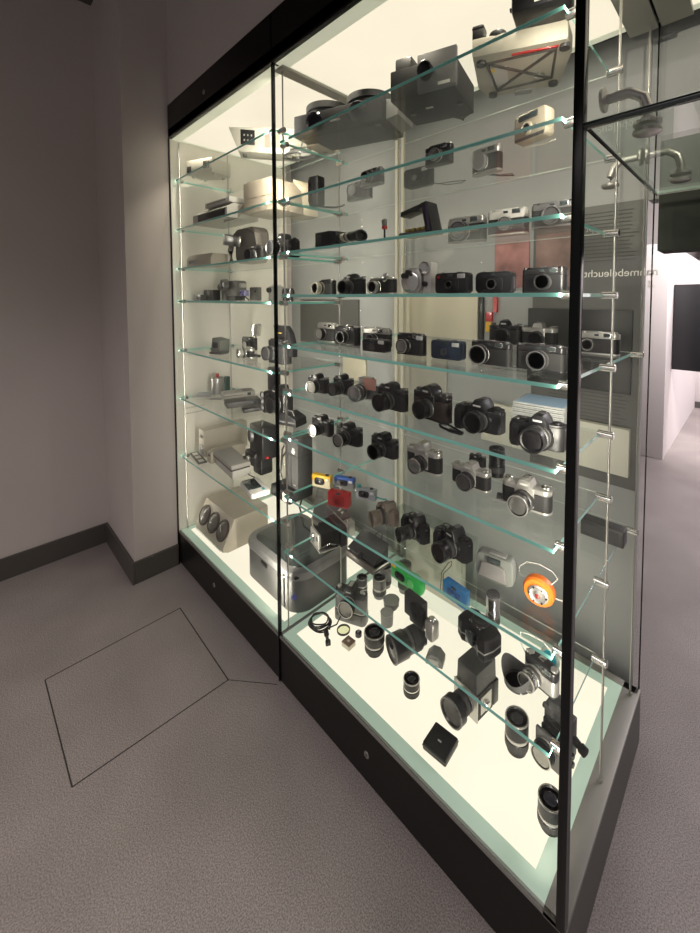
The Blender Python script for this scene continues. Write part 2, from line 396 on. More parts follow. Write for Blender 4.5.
    'large black camera with tall flash, beside the bay joint on the sixth left shelf': (-1.782, 1.119, 0.896, 0.932),
    'dark film strip holder with three pale frames on the lowest left shelf': (-2.368, 0.937, 0.997, 0.997),
    'black-capped grey lens standing at the back of the lit floor, behind the flared hood': (-1.282, 1.374, 0.929, 0.918),
    'grey-green cylinder lens with dark cap standing right behind the green camera': (-1.195, 1.414, 1.056, 1.082),
}
def thing(name, label, cat, loc, rz=0., group=None, rx=0., ry=0.):
    o = bpy.data.objects.new(name, None); COL.objects.link(o); o.empty_display_size = .02
    o.location = loc; o.rotation_euler = (math.radians(rx), math.radians(ry), math.radians(rz))
    if label in PLACES:
        x, y, k, kz = PLACES[label]; o.location = (x, y, loc[2]); o.scale = (k, k, kz)
    o['label'] = label; o['category'] = cat
    if group: o['group'] = group
    return o
def tag(o, label, cat, group=None, kind=None):
    o['label'] = label; o['category'] = cat
    if group: o['group'] = group
    if kind: o['kind'] = kind
    return o
def struct(o, label=None):
    o['kind'] = 'structure'
    if label: o['label'] = label
    return o

# ================================================================ THE ROOM
def floor_mat():
    m, nt, p = _new('speckled_floor')
    tc = nt.nodes.new('ShaderNodeTexCoord')
    n = nt.nodes.new('ShaderNodeTexNoise'); n.inputs['Scale'].default_value = 260; n.inputs['Detail'].default_value = 3
    n2 = nt.nodes.new('ShaderNodeTexNoise'); n2.inputs['Scale'].default_value = 3.0; n2.inputs['Detail'].default_value = 3
    r = nt.nodes.new('ShaderNodeValToRGB'); r.color_ramp.elements[0].position = .36; r.color_ramp.elements[0].color = (.205, .180, .174, 1)
    r.color_ramp.elements[1].position = .64; r.color_ramp.elements[1].color = (.41, .365, .352, 1)
    x = nt.nodes.new('ShaderNodeMix'); x.data_type = 'RGBA'; x.blend_type = 'MULTIPLY'; x.inputs['Factor'].default_value = 1
    q = nt.nodes.new('ShaderNodeMapRange'); q.inputs['From Min'].default_value = .3; q.inputs['From Max'].default_value = .7
    q.inputs['To Min'].default_value = .88; q.inputs['To Max'].default_value = 1.1
    for a in (n, n2): nt.links.new(tc.outputs['Object'], a.inputs['Vector'])
    nt.links.new(n.outputs['Fac'], r.inputs['Fac']); nt.links.new(n2.outputs['Fac'], q.inputs['Value'])
    nt.links.new(r.outputs['Color'], x.inputs['A']); nt.links.new(q.outputs['Result'], x.inputs['B'])
    nt.links.new(x.outputs['Result'], p.inputs['Base Color']); p.inputs['Roughness'].default_value = .5
    p.inputs['Specular IOR Level'].default_value = .35
    b = nt.nodes.new('ShaderNodeBump'); b.inputs['Strength'].default_value = .05; b.inputs['Distance'].default_value = .001
    nt.links.new(n.outputs['Fac'], b.inputs['Height']); nt.links.new(b.outputs['Normal'], p.inputs['Normal'])
    return m
WALL = mat('grey_painted_wall', (.62, .56, .53), .8, bump=.1, bscale=90, var=.03, vscale=2)
WALLD = mat('dark_painted_wall', (.10, .09, .085), .8)
BASEB = mat('dark_skirting', (.085, .078, .070), .45)
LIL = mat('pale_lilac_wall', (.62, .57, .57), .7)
GAL = mat('mid_grey_gallery_wall', (.35, .36, .355), .7, var=.03, vscale=1.5)
GROOVE = mat('dark_groove', (.035, .03, .028), .8)

struct(MB().box(-3.2, 3.0, -3.0, 8.2, -.05, 0).build('floor', floor_mat(), smooth=False))
struct(MB().box(-3.2, 3.0, -3.0, 8.2, 3.4, 3.45).build('ceiling', WALLD, smooth=False))
struct(MB().box(-3.2, -3.09, -3.0, .75, 0, 3.4).build('wall_left', WALL, smooth=False))
struct(MB().box(-3.2, -2.508, .635, .90, 0, 3.4).box(-3.2, -2.535, .90, 1.75, 0, 3.4).build('wall_corner', WALL, smooth=False))
struct(MB().box(-2.508, 3.0, .868, 1.75, 2.692, 3.4).build('wall_above', WALL, smooth=False))
struct(MB().box(-3.2, 3.0, 8.1, 8.2, 0, 3.4).build('wall_far', LIL, smooth=False))
struct(MB().box(-3.088, -3.074, -3.0, .634, 0, .125, .002).build('baseboard_left', BASEB, smooth=False))
struct(MB().box(-3.074, -2.494, .62, .634, 0, .125, .002).box(-2.507, -2.494, .634, .862, 0, .125, .002).build('baseboard_corner', BASEB, smooth=False))
# the gallery wall behind the case, and the lintel over the passage
struct(MB().box(-2.55, -.31, 1.70, 1.72, 0, 2.69).build('wall_behind', GAL, smooth=False))
LINT = mat('dark_lintel_paint', (.05, .055, .048), .9, spec=.1)
struct(MB().box(-.268, 3.0, 1.66, 1.80, 1.76, 1.95).build('trim_1', LINT, smooth=False))
struct(MB().box(-.31, 3.0, 1.72, 1.80, 1.95, 2.69).build('wall_over', GAL, smooth=False))
# partition and far wall seen through the passage
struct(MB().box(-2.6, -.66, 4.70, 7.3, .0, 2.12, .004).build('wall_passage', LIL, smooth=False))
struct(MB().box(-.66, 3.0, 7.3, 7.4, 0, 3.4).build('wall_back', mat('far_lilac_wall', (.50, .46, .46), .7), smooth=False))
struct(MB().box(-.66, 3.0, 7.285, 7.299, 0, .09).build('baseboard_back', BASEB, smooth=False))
o = MB().box(-.655, .62, 5.02, 5.07, .86, 1.73, .004).build('black_panel', mat('black_screen', (.012, .012, .014), .35))
tag(o, 'large flat black panel on the white partition beyond the passage', 'panel')
# floor hatch and seams (dark saw cuts in the floor)
g = MB()
def cut(a, b, w=.0022):
    a = Vector(a); b = Vector(b); d = (b - a).normalized(); n = Vector((-d.y, d.x)) * w
    g.prism([tuple(a - n), tuple(b - n), tuple(b + n), tuple(a + n)], 'z', 0.0, .0006)
h = [(-2.137, .203), (-2.136, .738), (-1.578, .727), (-1.594, .207)]
for i in range(4): cut(h[i], h[(i + 1) % 4])
cut((-1.578, .727), (-1.41, .857), .0012)
struct(g.build('trim_2', GROOVE, smooth=False))

# ================================================================ THE DISPLAY CASE
XL, XJ, XR, YF, YB, ZB, ZT = -2.50, -1.41, -.275, .868, 1.62, .205, 2.504
case = thing('display_case', 'tall two-bay glass display case with black plinth and lit ceiling, full of old cameras', 'display case', (0, 0, 0))
PLN = mat('black_lacquer', (.008, .0075, .007), .35, spec=.3)
ALU = mat('grey_aluminium_rim', (.30, .29, .265), .5, metal=.3)
SLAT = mat('plinth_end_paint', (.075, .07, .064), .5)
MB().box(XL - .03, XR + .004, YF + .002, YB, .012, ZB - .012).box(XL - .03, XR - .02, YF + .02, YB, 0, .012).build('plinth', PLN, case, smooth=False)
MB().box(XR + .004, XR + .006, YF + .01, YB, .012, ZB - .014).build('plinth_end', SLAT, case, smooth=False)
MB().box(XL, XR + .004, YF + .0, YF + .012, ZB - .012, ZB, .001).box(XR - .045, XR + .006, YF, YB, ZB - .014, ZB, .001).box(XL, XR, YB - .03, YB, ZB - .012, ZB).build('rim', ALU, case)
for a, b in ((XL, XJ - .008), (XJ + .008, XR - .045)):
    # frosted border of the light table, then the bright diffuser in it
    f = MB(); y0, y1, w = YF + .012, YB - .03, .042
    for bx in ((a, b, y0, y0 + w), (a, b, y1 - w, y1), (a, a + w * .9, y0 + w, y1 - w), (b - w * .9, b, y0 + w, y1 - w)):
        f.box(*bx, ZB - .012, ZB - .001)
    f.build('frosted_border', FROST, case, smooth=False)
    MB().box(a + w * .9, b - w * .9, y0 + w, y1 - w, ZB - .012, ZB - .001).build('light_panel', GPAN, case, smooth=False)
    f = MB()
    for bx in ((a, b, y0, y0 + .05), (a, b, y1 - .03, y1), (a, a + .02, y0 + .05, y1 - .03), (b - .02, b, y0 + .05, y1 - .03)):
        f.box(*bx, ZT - .002, ZT + .01)
    f.build('ceiling_border', FROSTC, case, smooth=False)
    MB().box(a + .02, b - .02, y0 + .05, y1 - .03, ZT, ZT + .01).build('ceiling_light', GTOP, case, smooth=False)
MB().box(XJ - .008, XJ + .008, YF + .012, YB - .03, ZB - .012, ZB, .001).build('divider_strip', mat('divider_grey', (.20, .21, .19), .4), case)
MB().box(XL - .03, XR + .004, YF - .004, YB, ZT + .01, ZT + .05).box(XL - .012, .9, YF - .004, YF + .03, ZT + .001, 2.690).build('header', PLN, case, smooth=False)
BEAM = mat('grey_ceiling_rail', (.36, .35, .31), .5)
b = MB().box(XJ - .03, XJ + .025, YF + .03, YB, ZT - .012, ZT - .002, .001)
b.cyl((XJ, 1.0, ZT - .0125), (0, 0, -1), .004, .001, m=None); b.build('ceiling_rail', BEAM, case)
MB().box(XR - .085, XR - .002, YF + .01, YB, ZT - .014, ZT - .002, .001).build('ceiling_rail', BEAM, case)
ENDP = mat('cream_end_panel', (.80, .78, .70), .6, var=.02)
MB().box(XL - .03, XL, YF + .001, YB, ZB, ZT).box(XL - .012, XL + .03, YB - .012, YB, ZB, ZT).build('end_panel', ENDP, case, smooth=False)
MB().box(XL - .012, XL - .0, YF - .006, YF + .001, .0, ZT).build('end_strip', PLN, case, smooth=False)
# panes
MB().box(XL + .001, XJ - .004, YF, YF + .009, ZB, ZT).build('front_glass', PANE, case, smooth=False)
MB().box(XJ + .004, XR - .012, YF, YF + .009, ZB, ZT).build('front_glass', PANE, case, smooth=False)
MB().box(XR - .007, XR + .002, YF + .016, YB, ZB, ZT - .003).build('end_glass', ENDPANE, case, smooth=False)
MB().box(XL + .031, XJ - .012, YB, YB + .008, ZB, ZT).build('back_glass', ENDPANE, case, smooth=False)
MB().box(XJ + .012, XR, YB, YB + .008, ZB, ZT).build('back_glass', ENDPANE, case, smooth=False)
MB().box(XJ - .0035, XJ + .0035, YF - .004, YF + .010, .01, 2.688).build('glass_joint', EDGED, case, smooth=False)
MB().box(XR - .014, XR + .006, YF - .006, YF + .018, ZB - .002, ZT + .18, .002).build('corner_joint', EDGED, case)
MB().box(XR - .002, XR + .002, YB - .001, YB + .003, ZB, ZT).build('corner_joint', EDGED, case, smooth=False)
for x in (XJ - .030, XJ + .012):
    MB().box(x, x + .016, YB - .004, YB + .012, ZB, ZT, .001).build('back_joint', mat('pale_back_joint', (.62, .60, .50), .4), case)
# round locks in plinth and header
for x, z in ((-2.03, .105), (-.895, .105), (-2.02, 2.60)):
    l = MB().cyl((x, YF + .004 if z < 1 else YF - .002, z), (0, -1, 0), .011, .005, m=None, b=.001).build('lock', STEEL, case)
    MB().bc((x, (YF + .004 if z < 1 else YF - .002) - .0052, z), (.003, .001, .010)).build('key_slot', BLK, l)
# small grey caption printed on the end panel
t = MB()
random.seed(3)
for k, n in enumerate((9, 11)):
    y = .912
    for i in range(n):
        w = random.uniform(.006, .014); t.box(XL + .0001, XL + .001, y, y + w, .93 - k * .034, .938 - k * .034); y += w + .005
        if y > 1.04: break
cap = t.build('caption_text', mat('caption_grey', (.48, .47, .42), .6), case, smooth=False); cap['kind'] = 'stuff'

def text(body, size, loc, rot, m, parent, mirror=False, name='lettering'):
    c = bpy.data.curves.new(name, 'FONT'); c.body = body; c.size = size; c.extrude = .0004; c.align_x = 'LEFT'
    c.materials.append(m)
    o = bpy.data.objects.new(name, c); COL.objects.link(o); o.location = loc; o.rotation_euler = rot
    if mirror: o.scale = (-1, 1, 1)
    me = bpy.data.meshes.new_from_object(o); bpy.data.objects.remove(o)
    o = bpy.data.objects.new(name, me); COL.objects.link(o); o.location = loc; o.rotation_euler = rot
    if mirror: o.scale = (-1, 1, 1)
    if parent: o.parent = parent
    return o
# mirror-written words on the back pane (they face the next room)
LET = mat('white_lettering', (.85, .85, .80), .5)
text('nahmebeleuchtun', .0385, (-.258, YB + .0095, 1.675), (math.radians(90), 0, 0), LET, case, True)
text('g', .034, (-.272, YB + .0095, 1.640), (math.radians(90), 0, 0), LET, case, True)
# exhibits of the next room seen behind the back pane
PX = [('info_panel', -.685, -.2985, .915, 1.935, mat('dark_info_panel', (.13, .132, .125), .6), 'tall dark grey text panel behind the right end of the back pane'),
      ('wall_panel', -1.44, -.935, 1.405, 1.625, mat('cream_wall_panel', (.60, .56, .44), .6), 'pale cream panel on the wall behind the back pane'),
      ('wall_photo', -.70, -.325, 1.255, 1.555, mat('dark_photo', (.030, .031, .029), .4), 'dark wide photograph under the mirror-written heading'),
      ('poster', -.853, -.70, 1.64, 1.83, mat('faded_red_poster', (.34, .17, .16), .7, var=.35, vscale=14), 'faded red poster behind the compact cameras, left of two'),
      ('poster', -.672, -.50, 1.64, 1.85, mat('faded_pink_poster', (.28, .19, .17), .7, var=.3, vscale=11), 'faded brown-pink poster behind the compact cameras, right of two'),
      ('wall_niche', -.90, -.322, .965, 1.135, mat('white_wall_box', (.66, .65, .56), .6), 'long cream-white box on the wall low behind the compact discs'),
      ('wall_photo', -2.30, -1.72, 1.30, 1.585, mat('dark_grey_board', (.10, .10, .095), .5), 'dark grey board on the wall behind the left rangefinders'),
      ('wall_panel', -1.86, -1.66, 1.02, 1.235, mat('cream_wall_panel'), 'small square cream panel on the wall behind the cutaway camera'),
      ('wall_panel', -1.44, -1.10, .98, 1.39, mat('pale_grey_panel', (.40, .39, .34), .6), 'pale grey panel low on the wall, under the cream panel'),
      ('wall_photo', -.93, -.905, 1.38, 1.60, mat('dark_photo'), 'narrow black strip beside the cream wall panel')]
for nm, x0, x1, z0, z1, m, lb in PX:
    x0, x1, z0, z1 = x0 * 1.049, x1 * 1.049, 1.6 + (z0 - 1.6) * 1.049, 1.6 + (z1 - 1.6) * 1.049
    dy = .005 if nm == 'info_panel' else .03 if nm == 'wall_niche' else .012
    o = MB().box(x0, x1, 1.70 - dy, 1.70, z0, z1, .002).build(nm, m); tag(o, lb, nm.replace('_', ' '))
o = MB().box(-.935, -.905, 1.685, 1.70, 1.44, 1.485, m=YEL).box(-.935, -.905, 1.685, 1.70, 1.488, 1.53, m=RED).box(-.90, -.88, 1.685, 1.70, 1.53, 1.60, m=RED).build('safety_sign')
tag(o, 'small red and yellow safety signs on the wall behind the shelf', 'sign')
tl = MB(); random.seed(5)
for x0, x1, z0, z1 in ((-.66, -.33, 1.73, 1.92), (-.64, -.35, 1.02, 1.24), (-.90, -.70, 1.27, 1.30)):
    z = z1
    while z > z0:
        tl.box(x0, x1 - random.uniform(0, .03), 1.6935, 1.6945, z, z + .003, m=None); z -= .014
tag(tl.build('wall_text', mat('grey_text', (.085, .087, .083), .6), smooth=False), 'dense dark lines of small wall text behind the right end of the case', 'wall text', kind='stuff')

# ---- overhead glass bridge beyond the corner
br = thing('overhead_glass_case', 'glass bridge case hanging over the passage, with chrome brackets', 'display case', (0, 0, 0))
ZO = 1.945
MB().box(XR + .008, .9, YF, YF + .009, ZO, ZT).build('front_glass', PANE, br, smooth=False)
MB().box(XR + .008, .9, YF + .012, YB, ZO, ZO + .009).build('bottom_glass', glass_mat('bridge_glass', (.93, .97, .95), 1.0), br, smooth=False)
MB().box(XR + .006, .9, YF - .006, YF + .010, ZO - .010, ZO, .001).build('edge_rail', mat('dark_green_glass_edge', (.02, .035, .033), .08, coat=1.), br)
MB().box(XR + .003, XR + .009, YF + .01, YB, ZO - .006, ZO, .001).build('edge_rail', EDGED, br)
MB().box(XR + .006, .9, YB - .004, YB + .003, ZO, ZO + .009).build('back_edge', mat('pale_glass_edge', (.55, .68, .6), .2), br)
MB().box(XR + .006, XR + .09, YF + .01, YB, ZT - .014, ZT - .002, .001).build('ceiling_rail', BEAM, br)
MB().box(XR + .09, .9, YF + .03, YB - .03, ZT, ZT + .01).build('ceiling_light', GTOP, br, smooth=False)
MB().box(XR + .09, .9, YB - .03, YB, ZT - .002, ZT + .01).build('ceiling_border', FROSTC, br, smooth=False)
MB().box(XR + .006, .9, YF + .01, YB, ZT + .012, ZT + .05).build('top_board', PLN, br, smooth=False)
def bracket(y, side):
    s = side; x0 = XR - .004 if s < 0 else XR + .004
    r = MB().lathe((x0, y, 2.03), (s, 0, 0), [(.023, 0), (.026, .003), (.026, .008), (.012, .012)], m=None)
    r.tube([(x0 + s * .006, y, 2.03), (x0 + s * .055, y, 2.03), (x0 + s * .080, y, 2.012), (x0 + s * .088, y, 1.985), (x0 + s * .088, y, 1.962)], .0108, 16)
    if s > 0 : r.lathe((x0 + s * .088, y, 1.955), (0, 0, 1), [(.026, 0), (.026, .006), (.012, .010)]); 
    if s > 0 : r.lathe((x0 + s * .088, y, 1.944), (0, 0, -1), [(.026, 0), (.026, .006), (.022, .009)])
    if s < 0: r.lathe((x0 + s * .088, y, 1.951), (0, 0, 1), [(.022, 0), (.026, .004), (.026, .010), (.012, .014)])
    return r.build('bracket', mat('satin_bracket_steel', (.50, .49, .46), .38, metal=.9), br)
bracket(.985, 1)
bracket(1.45, 1); bracket(1.45, -1)

# ================================================================ SHELVES, RODS, CLAMPS
LZ = [2.27, 1.99, 1.767, 1.58, 1.293, 1.01, .662]
RZ = [2.207, 1.98, 1.778, 1.61, 1.41, 1.222, 1.042, .796, .566]
DEEP = {('R', 4), ('R', 7)}
T = .0095
ORD = ['topmost', 'second', 'third', 'fourth', 'fifth', 'sixth', 'seventh', 'eighth', 'lowest']
def shelf(side, i, z):
    x0, x1 = (XL + .022, XJ - .030) if side == 'L' else (XJ + .020, XR - .043)
    y1 = 1.598 if (side, i) in DEEP else 1.238
    b = MB(); b._mi(GLS); b._mi(EDGE)
    b.box(x0, x1, .885, y1, z - T, z, .0006)
    for f in b.bm.faces:
        f.material_index = 0 if (abs(f.normal.z) > .9 or f.normal.y > .9) else 1
    be = MB().box(x0 + .001, x1 - .001, y1, y1 + .0006, z - .0022, z - .0004)
    n = ORD[i] if not (side == 'L' and i == 6) else 'lowest'
    o = b.build('glass_shelf', None, smooth=False); be.build('back_edge', mat('pale_glass_arris', (.62, .68, .60), .2), o, smooth=False)
    tag(o, f"{n} glass shelf from the top in the {'left' if side == 'L' else 'right'} bay of the case", 'shelf', f"glass shelves of the {'left' if side == 'L' else 'right'} bay")
for i, z in enumerate(LZ): shelf('L', i, z)
for i, z in enumerate(RZ): shelf('R', i, z)
def rod(x, y, cl, label):
    o = MB().cyl((x, y, ZB), (0, 0, 1), .0032, ZT - ZB - .012, seg=12).cyl((x, y, ZB), (0, 0, 1), .006, .008, seg=12).build('support_rod', STEEL)
    tag(o, label, 'rod', 'steel rods that carry the shelves')
    for z, s in cl:
        a, b2 = sorted((x + s * .030, x - s * .010))
        MB().cyl((a, y, z - T / 2), (1, 0, 0), .0105, b2 - a, seg=18, b=.0015).build('clamp', CHR, o)
l = [(z, 1) for z in LZ]
rod(XL + .010, .916, l, 'steel rod at the front left end of the case')
rod(XL + .010, 1.205, l, 'steel rod against the cream end panel, behind the front one')
lr = [(z, -1) for z in LZ] + [(z, 1) for z in RZ]
rod(XJ - .004, .916, lr, 'steel rod between the two bays, just behind the front glass')
rod(XJ - .004, 1.205, lr, 'steel rod between the two bays, at the back edge of the shelves')
rr = [(z, -1) for z in RZ]
rod(XR - .020, .916, rr, 'steel rod close behind the dark front corner of the case')
rod(XR - .020, 1.225, rr, 'steel rod halfway along the glass end of the case')
rod(XR - .018, 1.575, [(RZ[4], -1), (RZ[7], -1)], 'steel rod at the rear of the glass end, with only two clamps')

# ================================================================ CAMERA BUILDERS (front faces local -y, origin under the middle of the base)
def lens(root, x, y, z, r, L, glass=LEN, body=BLK, ring=GUN, rim=BLKM, flare=1.0, ax=(0, -1, 0), name='lens', knurl=True, mount=True):
    """barrel with stepped rings, recessed front element"""
    a = Vector(ax).normalized(); c = Vector((x, y, z)); rf = r * flare
    b = MB()
    b.lathe(c, a, [(r * .86, 0), (r * .9, L * .12), (r, L * .18), (r, L * .42), (r * .93, L * .45), (r * .93, L * .55), (rf, L * .62), (rf, L * .93), (rf * .97, L), (rf * .88, L), (rf * .80, L * .93), (rf * .62, L * .84), (0, L * .84)], 30)
    o = b.build(name, body, root)
    if mount: MB().lathe(c, a, [(r * 1.02, 0), (r * 1.04, L * .05), (r * 1.0, L * .11), (r * .8, L * .11)], 30).build('mount_ring', ring, o)
    if knurl:
        k = MB(); n = 26
        k.lathe(c + a * (L * .2), a, [(r * 1.0, 0), (r * 1.035, L * .01), (r * 1.035, L * .19), (r * 1.0, L * .2)], n)
        k.build('focus_ring', mat('ribbed_rubber', (.035, .035, .035), .6), o, smooth=False)
    MB().lathe(c + a * (L * .93), a, [(rf * .99, 0), (rf * 1.015, L * .01), (rf * 1.0, L * .085), (rf * .90, L * .085), (rf * .88, 0)], 30).build('front_ring', rim, o)
    MB().lathe(c + a * (L * .845), a, [(rf * .60, 0), (rf * .52, L * .03), (rf * .35, L * .055), (rf * .15, L * .066), (0, L * .068)], 24).build('lens_glass', glass, o)
    return o
def dial(root, x, y, z, r, h, m, name='dial', ax=(0, 0, 1)):
    return MB().lathe((x, y, z), ax, [(r, 0), (r, h * .8), (r * .85, h), (0, h)], 18).build(name, m, root)
def body_plan(w, d, r): return rrect(w, d, r, 5)
def slr(loc, rz, label, w=.140, h=.092, d=.042, top=BLKM, cover=LEA, lr=.031, L=.055, lx=0., rim=BLKM, ring=GUN, flare=1., hump='sharp', glass=LEN, group=None, lensbody=BLK, base=None, name='slr_camera', cat='camera', motor=0.):
    t = thing(name, label, cat, loc, rz, group)
    z0 = motor
    if motor:
        MB().prism(body_plan(w, d * 1.15, d * .4), 'z', 0, motor - .001, .003).build('motor_drive', GUN, t)
    hb = (h - z0) * .60; ht = (h - z0) * .78
    MB().prism(body_plan(w, d, d * .45), 'z', z0 + .006, z0 + hb, .001).build('body', cover, t)
    MB().prism(body_plan(w * 1.005, d * 1.02, d * .45), 'z', z0, z0 + .007, .0015).build('base_plate', base or top, t)
    tp = MB().prism(body_plan(w, d, d * .45), 'z', z0 + hb, z0 + ht, .003)
    tp.box(lx - w * .2, lx + w * .2, -d * .56, -d * .2, z0 + h * .12, z0 + ht * .99, .003)
    tp.build('top_plate', top, t)
    k = MB(); pw = w * .17
    if hump == 'sharp':
        k.prism([(lx - pw, z0 + ht - .004), (lx + pw, z0 + ht - .004), (lx + pw * .62, h - .002), (lx + pw * .25, h), (lx - pw * .25, h), (lx - pw * .62, h - .002)], 'y', -d * .62, d * .5, .003)
    elif hump == 'metered':
        k.prism([(lx - pw, z0 + ht - .008), (lx + pw, z0 + ht - .008), (lx + pw * 1.0, h - .010), (lx + pw * .6, h + .004), (lx - pw * .6, h + .004), (lx - pw * 1.0, h - .010)], 'y', -d * .72, d * .45, .002)
    else:
        k.prism([(lx - pw * 1.1, z0 + ht - .006), (lx + pw * 1.1, z0 + ht - .006), (lx + pw * .8, h - .006), (lx + pw * .4, h), (lx - pw * .4, h), (lx - pw * .8, h - .006)], 'y', -d * .7, d * .5, .006)
    p = k.build('prism_housing', top, t)
    MB().box(lx - .009, lx + .009, -d * .25, d * .35, h - .0005, h + .003, .0008).build('hot_shoe', ring, p)
    MB().bc((lx, -d * (.72 if hump != 'sharp' else .625), z0 + ht + (h - ht - z0) * .35), (pw * .9, .0012, .005)).build('name_bar', mat('pale_engraving', (.45, .45, .43), .4), p)
    dial(t, w * .34, 0, z0 + ht, .0095, .006, ring, 'shutter_dial'); dial(t, w * .43, -d * .12, z0 + ht, .0045, .008, ring, 'shutter_button')
    dial(t, -w * .38, 0, z0 + ht, .0105, .009, ring, 'rewind_knob')
    MB().tube([(w * .34, d * .1, z0 + ht + .007), (w * .46, d * .3, z0 + ht + .006), (w * .49, d * .1, z0 + ht + .005)], .0022, 6).build('wind_lever', ring, t)
    for s in (-1, 1):
        MB().tube([(s * (w / 2 - .0005 + .006 * math.sin(a)), .004 * math.cos(a) - .004, z0 + ht * .92) for a in [i * math.pi / 5 for i in range(6)]], .0009, 5).build('strap_lug', CHR, t)
    dial(t, -lr * 1.15, -d * .54, z0 + h * .22, .004, .005, ring, 'release_button', (0, -1, 0))
    lens(t, lx, -d * .54, z0 + hb * .58, lr, L, glass, lensbody, ring, rim, flare)
    return t
def af_slr(loc, rz, label, w=.145, h=.098, d=.05, lr=.032, L=.06, m=BLK, lens_m=None, rim=BLKM, flare=1.03, group=None, flash=True, name='slr_camera', lx=.008, glass=LEN):
    """autofocus body: swollen hand grip on the camera's right, sloping shoulders"""
    t = thing(name, label, 'camera', loc, rz, group)
    o = [(-w / 2, -d * .75), (-w * .44, -d * .95), (-w * .30, -d * .92), (-w * .25, -d * .5), (w * .40, -d * .45), (w * .5, -d * .2), (w * .5, d * .35), (w * .42, d * .45), (-w * .42, d * .45), (-w / 2, d * .3)]
    MB().prism(o, 'z', 0, h * .70, .006).build('body', m, t)
    MB().prism([(u * .96, v * .93) for u, v in o], 'z', h * .69, h * .755, .006).build('top_plate', m, t)
    MB().prism([(-w * .515, -d * .7), (-w * .45, -d * .99), (-w * .29, -d * .96), (-w * .26, -d * .55), (-w * .30, -d * .3), (-w * .51, -d * .2)], 'z', h * .08, h * .62, .003).build('grip', LEA, t)
    pw = w * .2
    p = MB().prism([(lx - pw, h * .66), (lx + pw, h * .66), (lx + pw * .75, h * .88), (lx + pw * .4, h), (lx - pw * .4, h), (lx - pw * .75, h * .88)], 'y', -d * .78, d * .48, .007).build('prism_housing', m, t)
    MB().box(lx - .009, lx + .009, -d * .2, d * .35, h - .001, h + .002, .0008).build('hot_shoe', GUN, p)
    MB().bc((lx, -d * .785, h * .84), (pw * .9, .0012, .005)).build('name_bar', mat('pale_engraving'), p)
    dial(t, -w * .38, -d * .45, h * .755, .006, .004, GUN, 'shutter_button'); dial(t, w * .36, 0, h * .755, .012, .006, m, 'mode_dial')
    MB().bc((-w * .30, d * .05, h * .762), (.028, .02, .003), .001).build('display', DISP, t)
    MB().cyl((lx, -d * .4, h * .36), (0, -1, 0), lr * 1.18, d * .2, seg=30).build('lens_mount', m, t)
    dial(t, w * .30, -d * .42, h * .45, .006, .003, GUN, 'focus_switch', (0, -1, 0))
    for s in (-1, 1): MB().bc((s * w * .497, 0, h * .62), (.004, .008, .004), .001).build('strap_lug', GUN, t)
    lens(t, lx, -d * .55, h * .38, lr, L, glass, lens_m or m, GUN, rim, flare)
    return t
def rangefinder(loc, rz, label, w=.125, h=.078, d=.034, top=SIL, cover=LEA, lr=.024, L=.024, lx=0., rim=SIL, ring=SIL, flash=False, window=True, group=None, glass=LEN, name='rangefinder_camera', lz=.42, cold=True, lensbody=None, tall=.70):
    t = thing(name, label, 'camera', loc, rz, group)
    MB().prism(body_plan(w, d, d * .42), 'z', .005, h * tall, .0008).build('body', cover, t)
    MB().prism(body_plan(w * 1.004, d * 1.02, d * .42), 'z', 0, .006, .0015).build('base_plate', top, t)
    tp = MB().prism(body_plan(w, d, d * .4), 'z', h * tall, h * .93, .0025)
    tp.box(-w * .30, w * .30, -d * .5, d * .45, h * .9, h, .003)
    tp.build('top_plate', top, t)
    if window:
        v = MB().bc((w * .24, -d * .505, h * .86), (.022, .003, .011), .001).build('viewfinder_window', DISP, t)
        MB().bc((-.002, -d * .505, h * .86), (.014, .003, .007), .001).build('rangefinder_window', DISP, t)
        MB().bc((w * .24, -d * .502, h * .86), (.026, .002, .0145), .0008).build('window_frame', CHR, v)
    if flash:
        MB().bc((w * .38, -d * .505, h * .82), (.026, .004, .014), .001).build('flash_window', mat('flash_diffuser', (.55, .56, .55), .3), t)
    dial(t, -w * .33, 0, h * .93, .010, .006, ring, 'shutter_dial'); dial(t, -w * .44, -d * .1, h * .93, .0045, .006, ring, 'shutter_button')
    dial(t, w * .38, 0, h * .93, .010, .006, ring, 'rewind_knob')
    if cold: MB().box(-.009, .009, -d * .2, d * .3, h - .0005, h + .0025, .0006).build('accessory_shoe', CHR, t)
    lens(t, lx, -d * .48, h * lz, lr, L, glass, lensbody or BLK, ring, rim, 1.0)
    return t
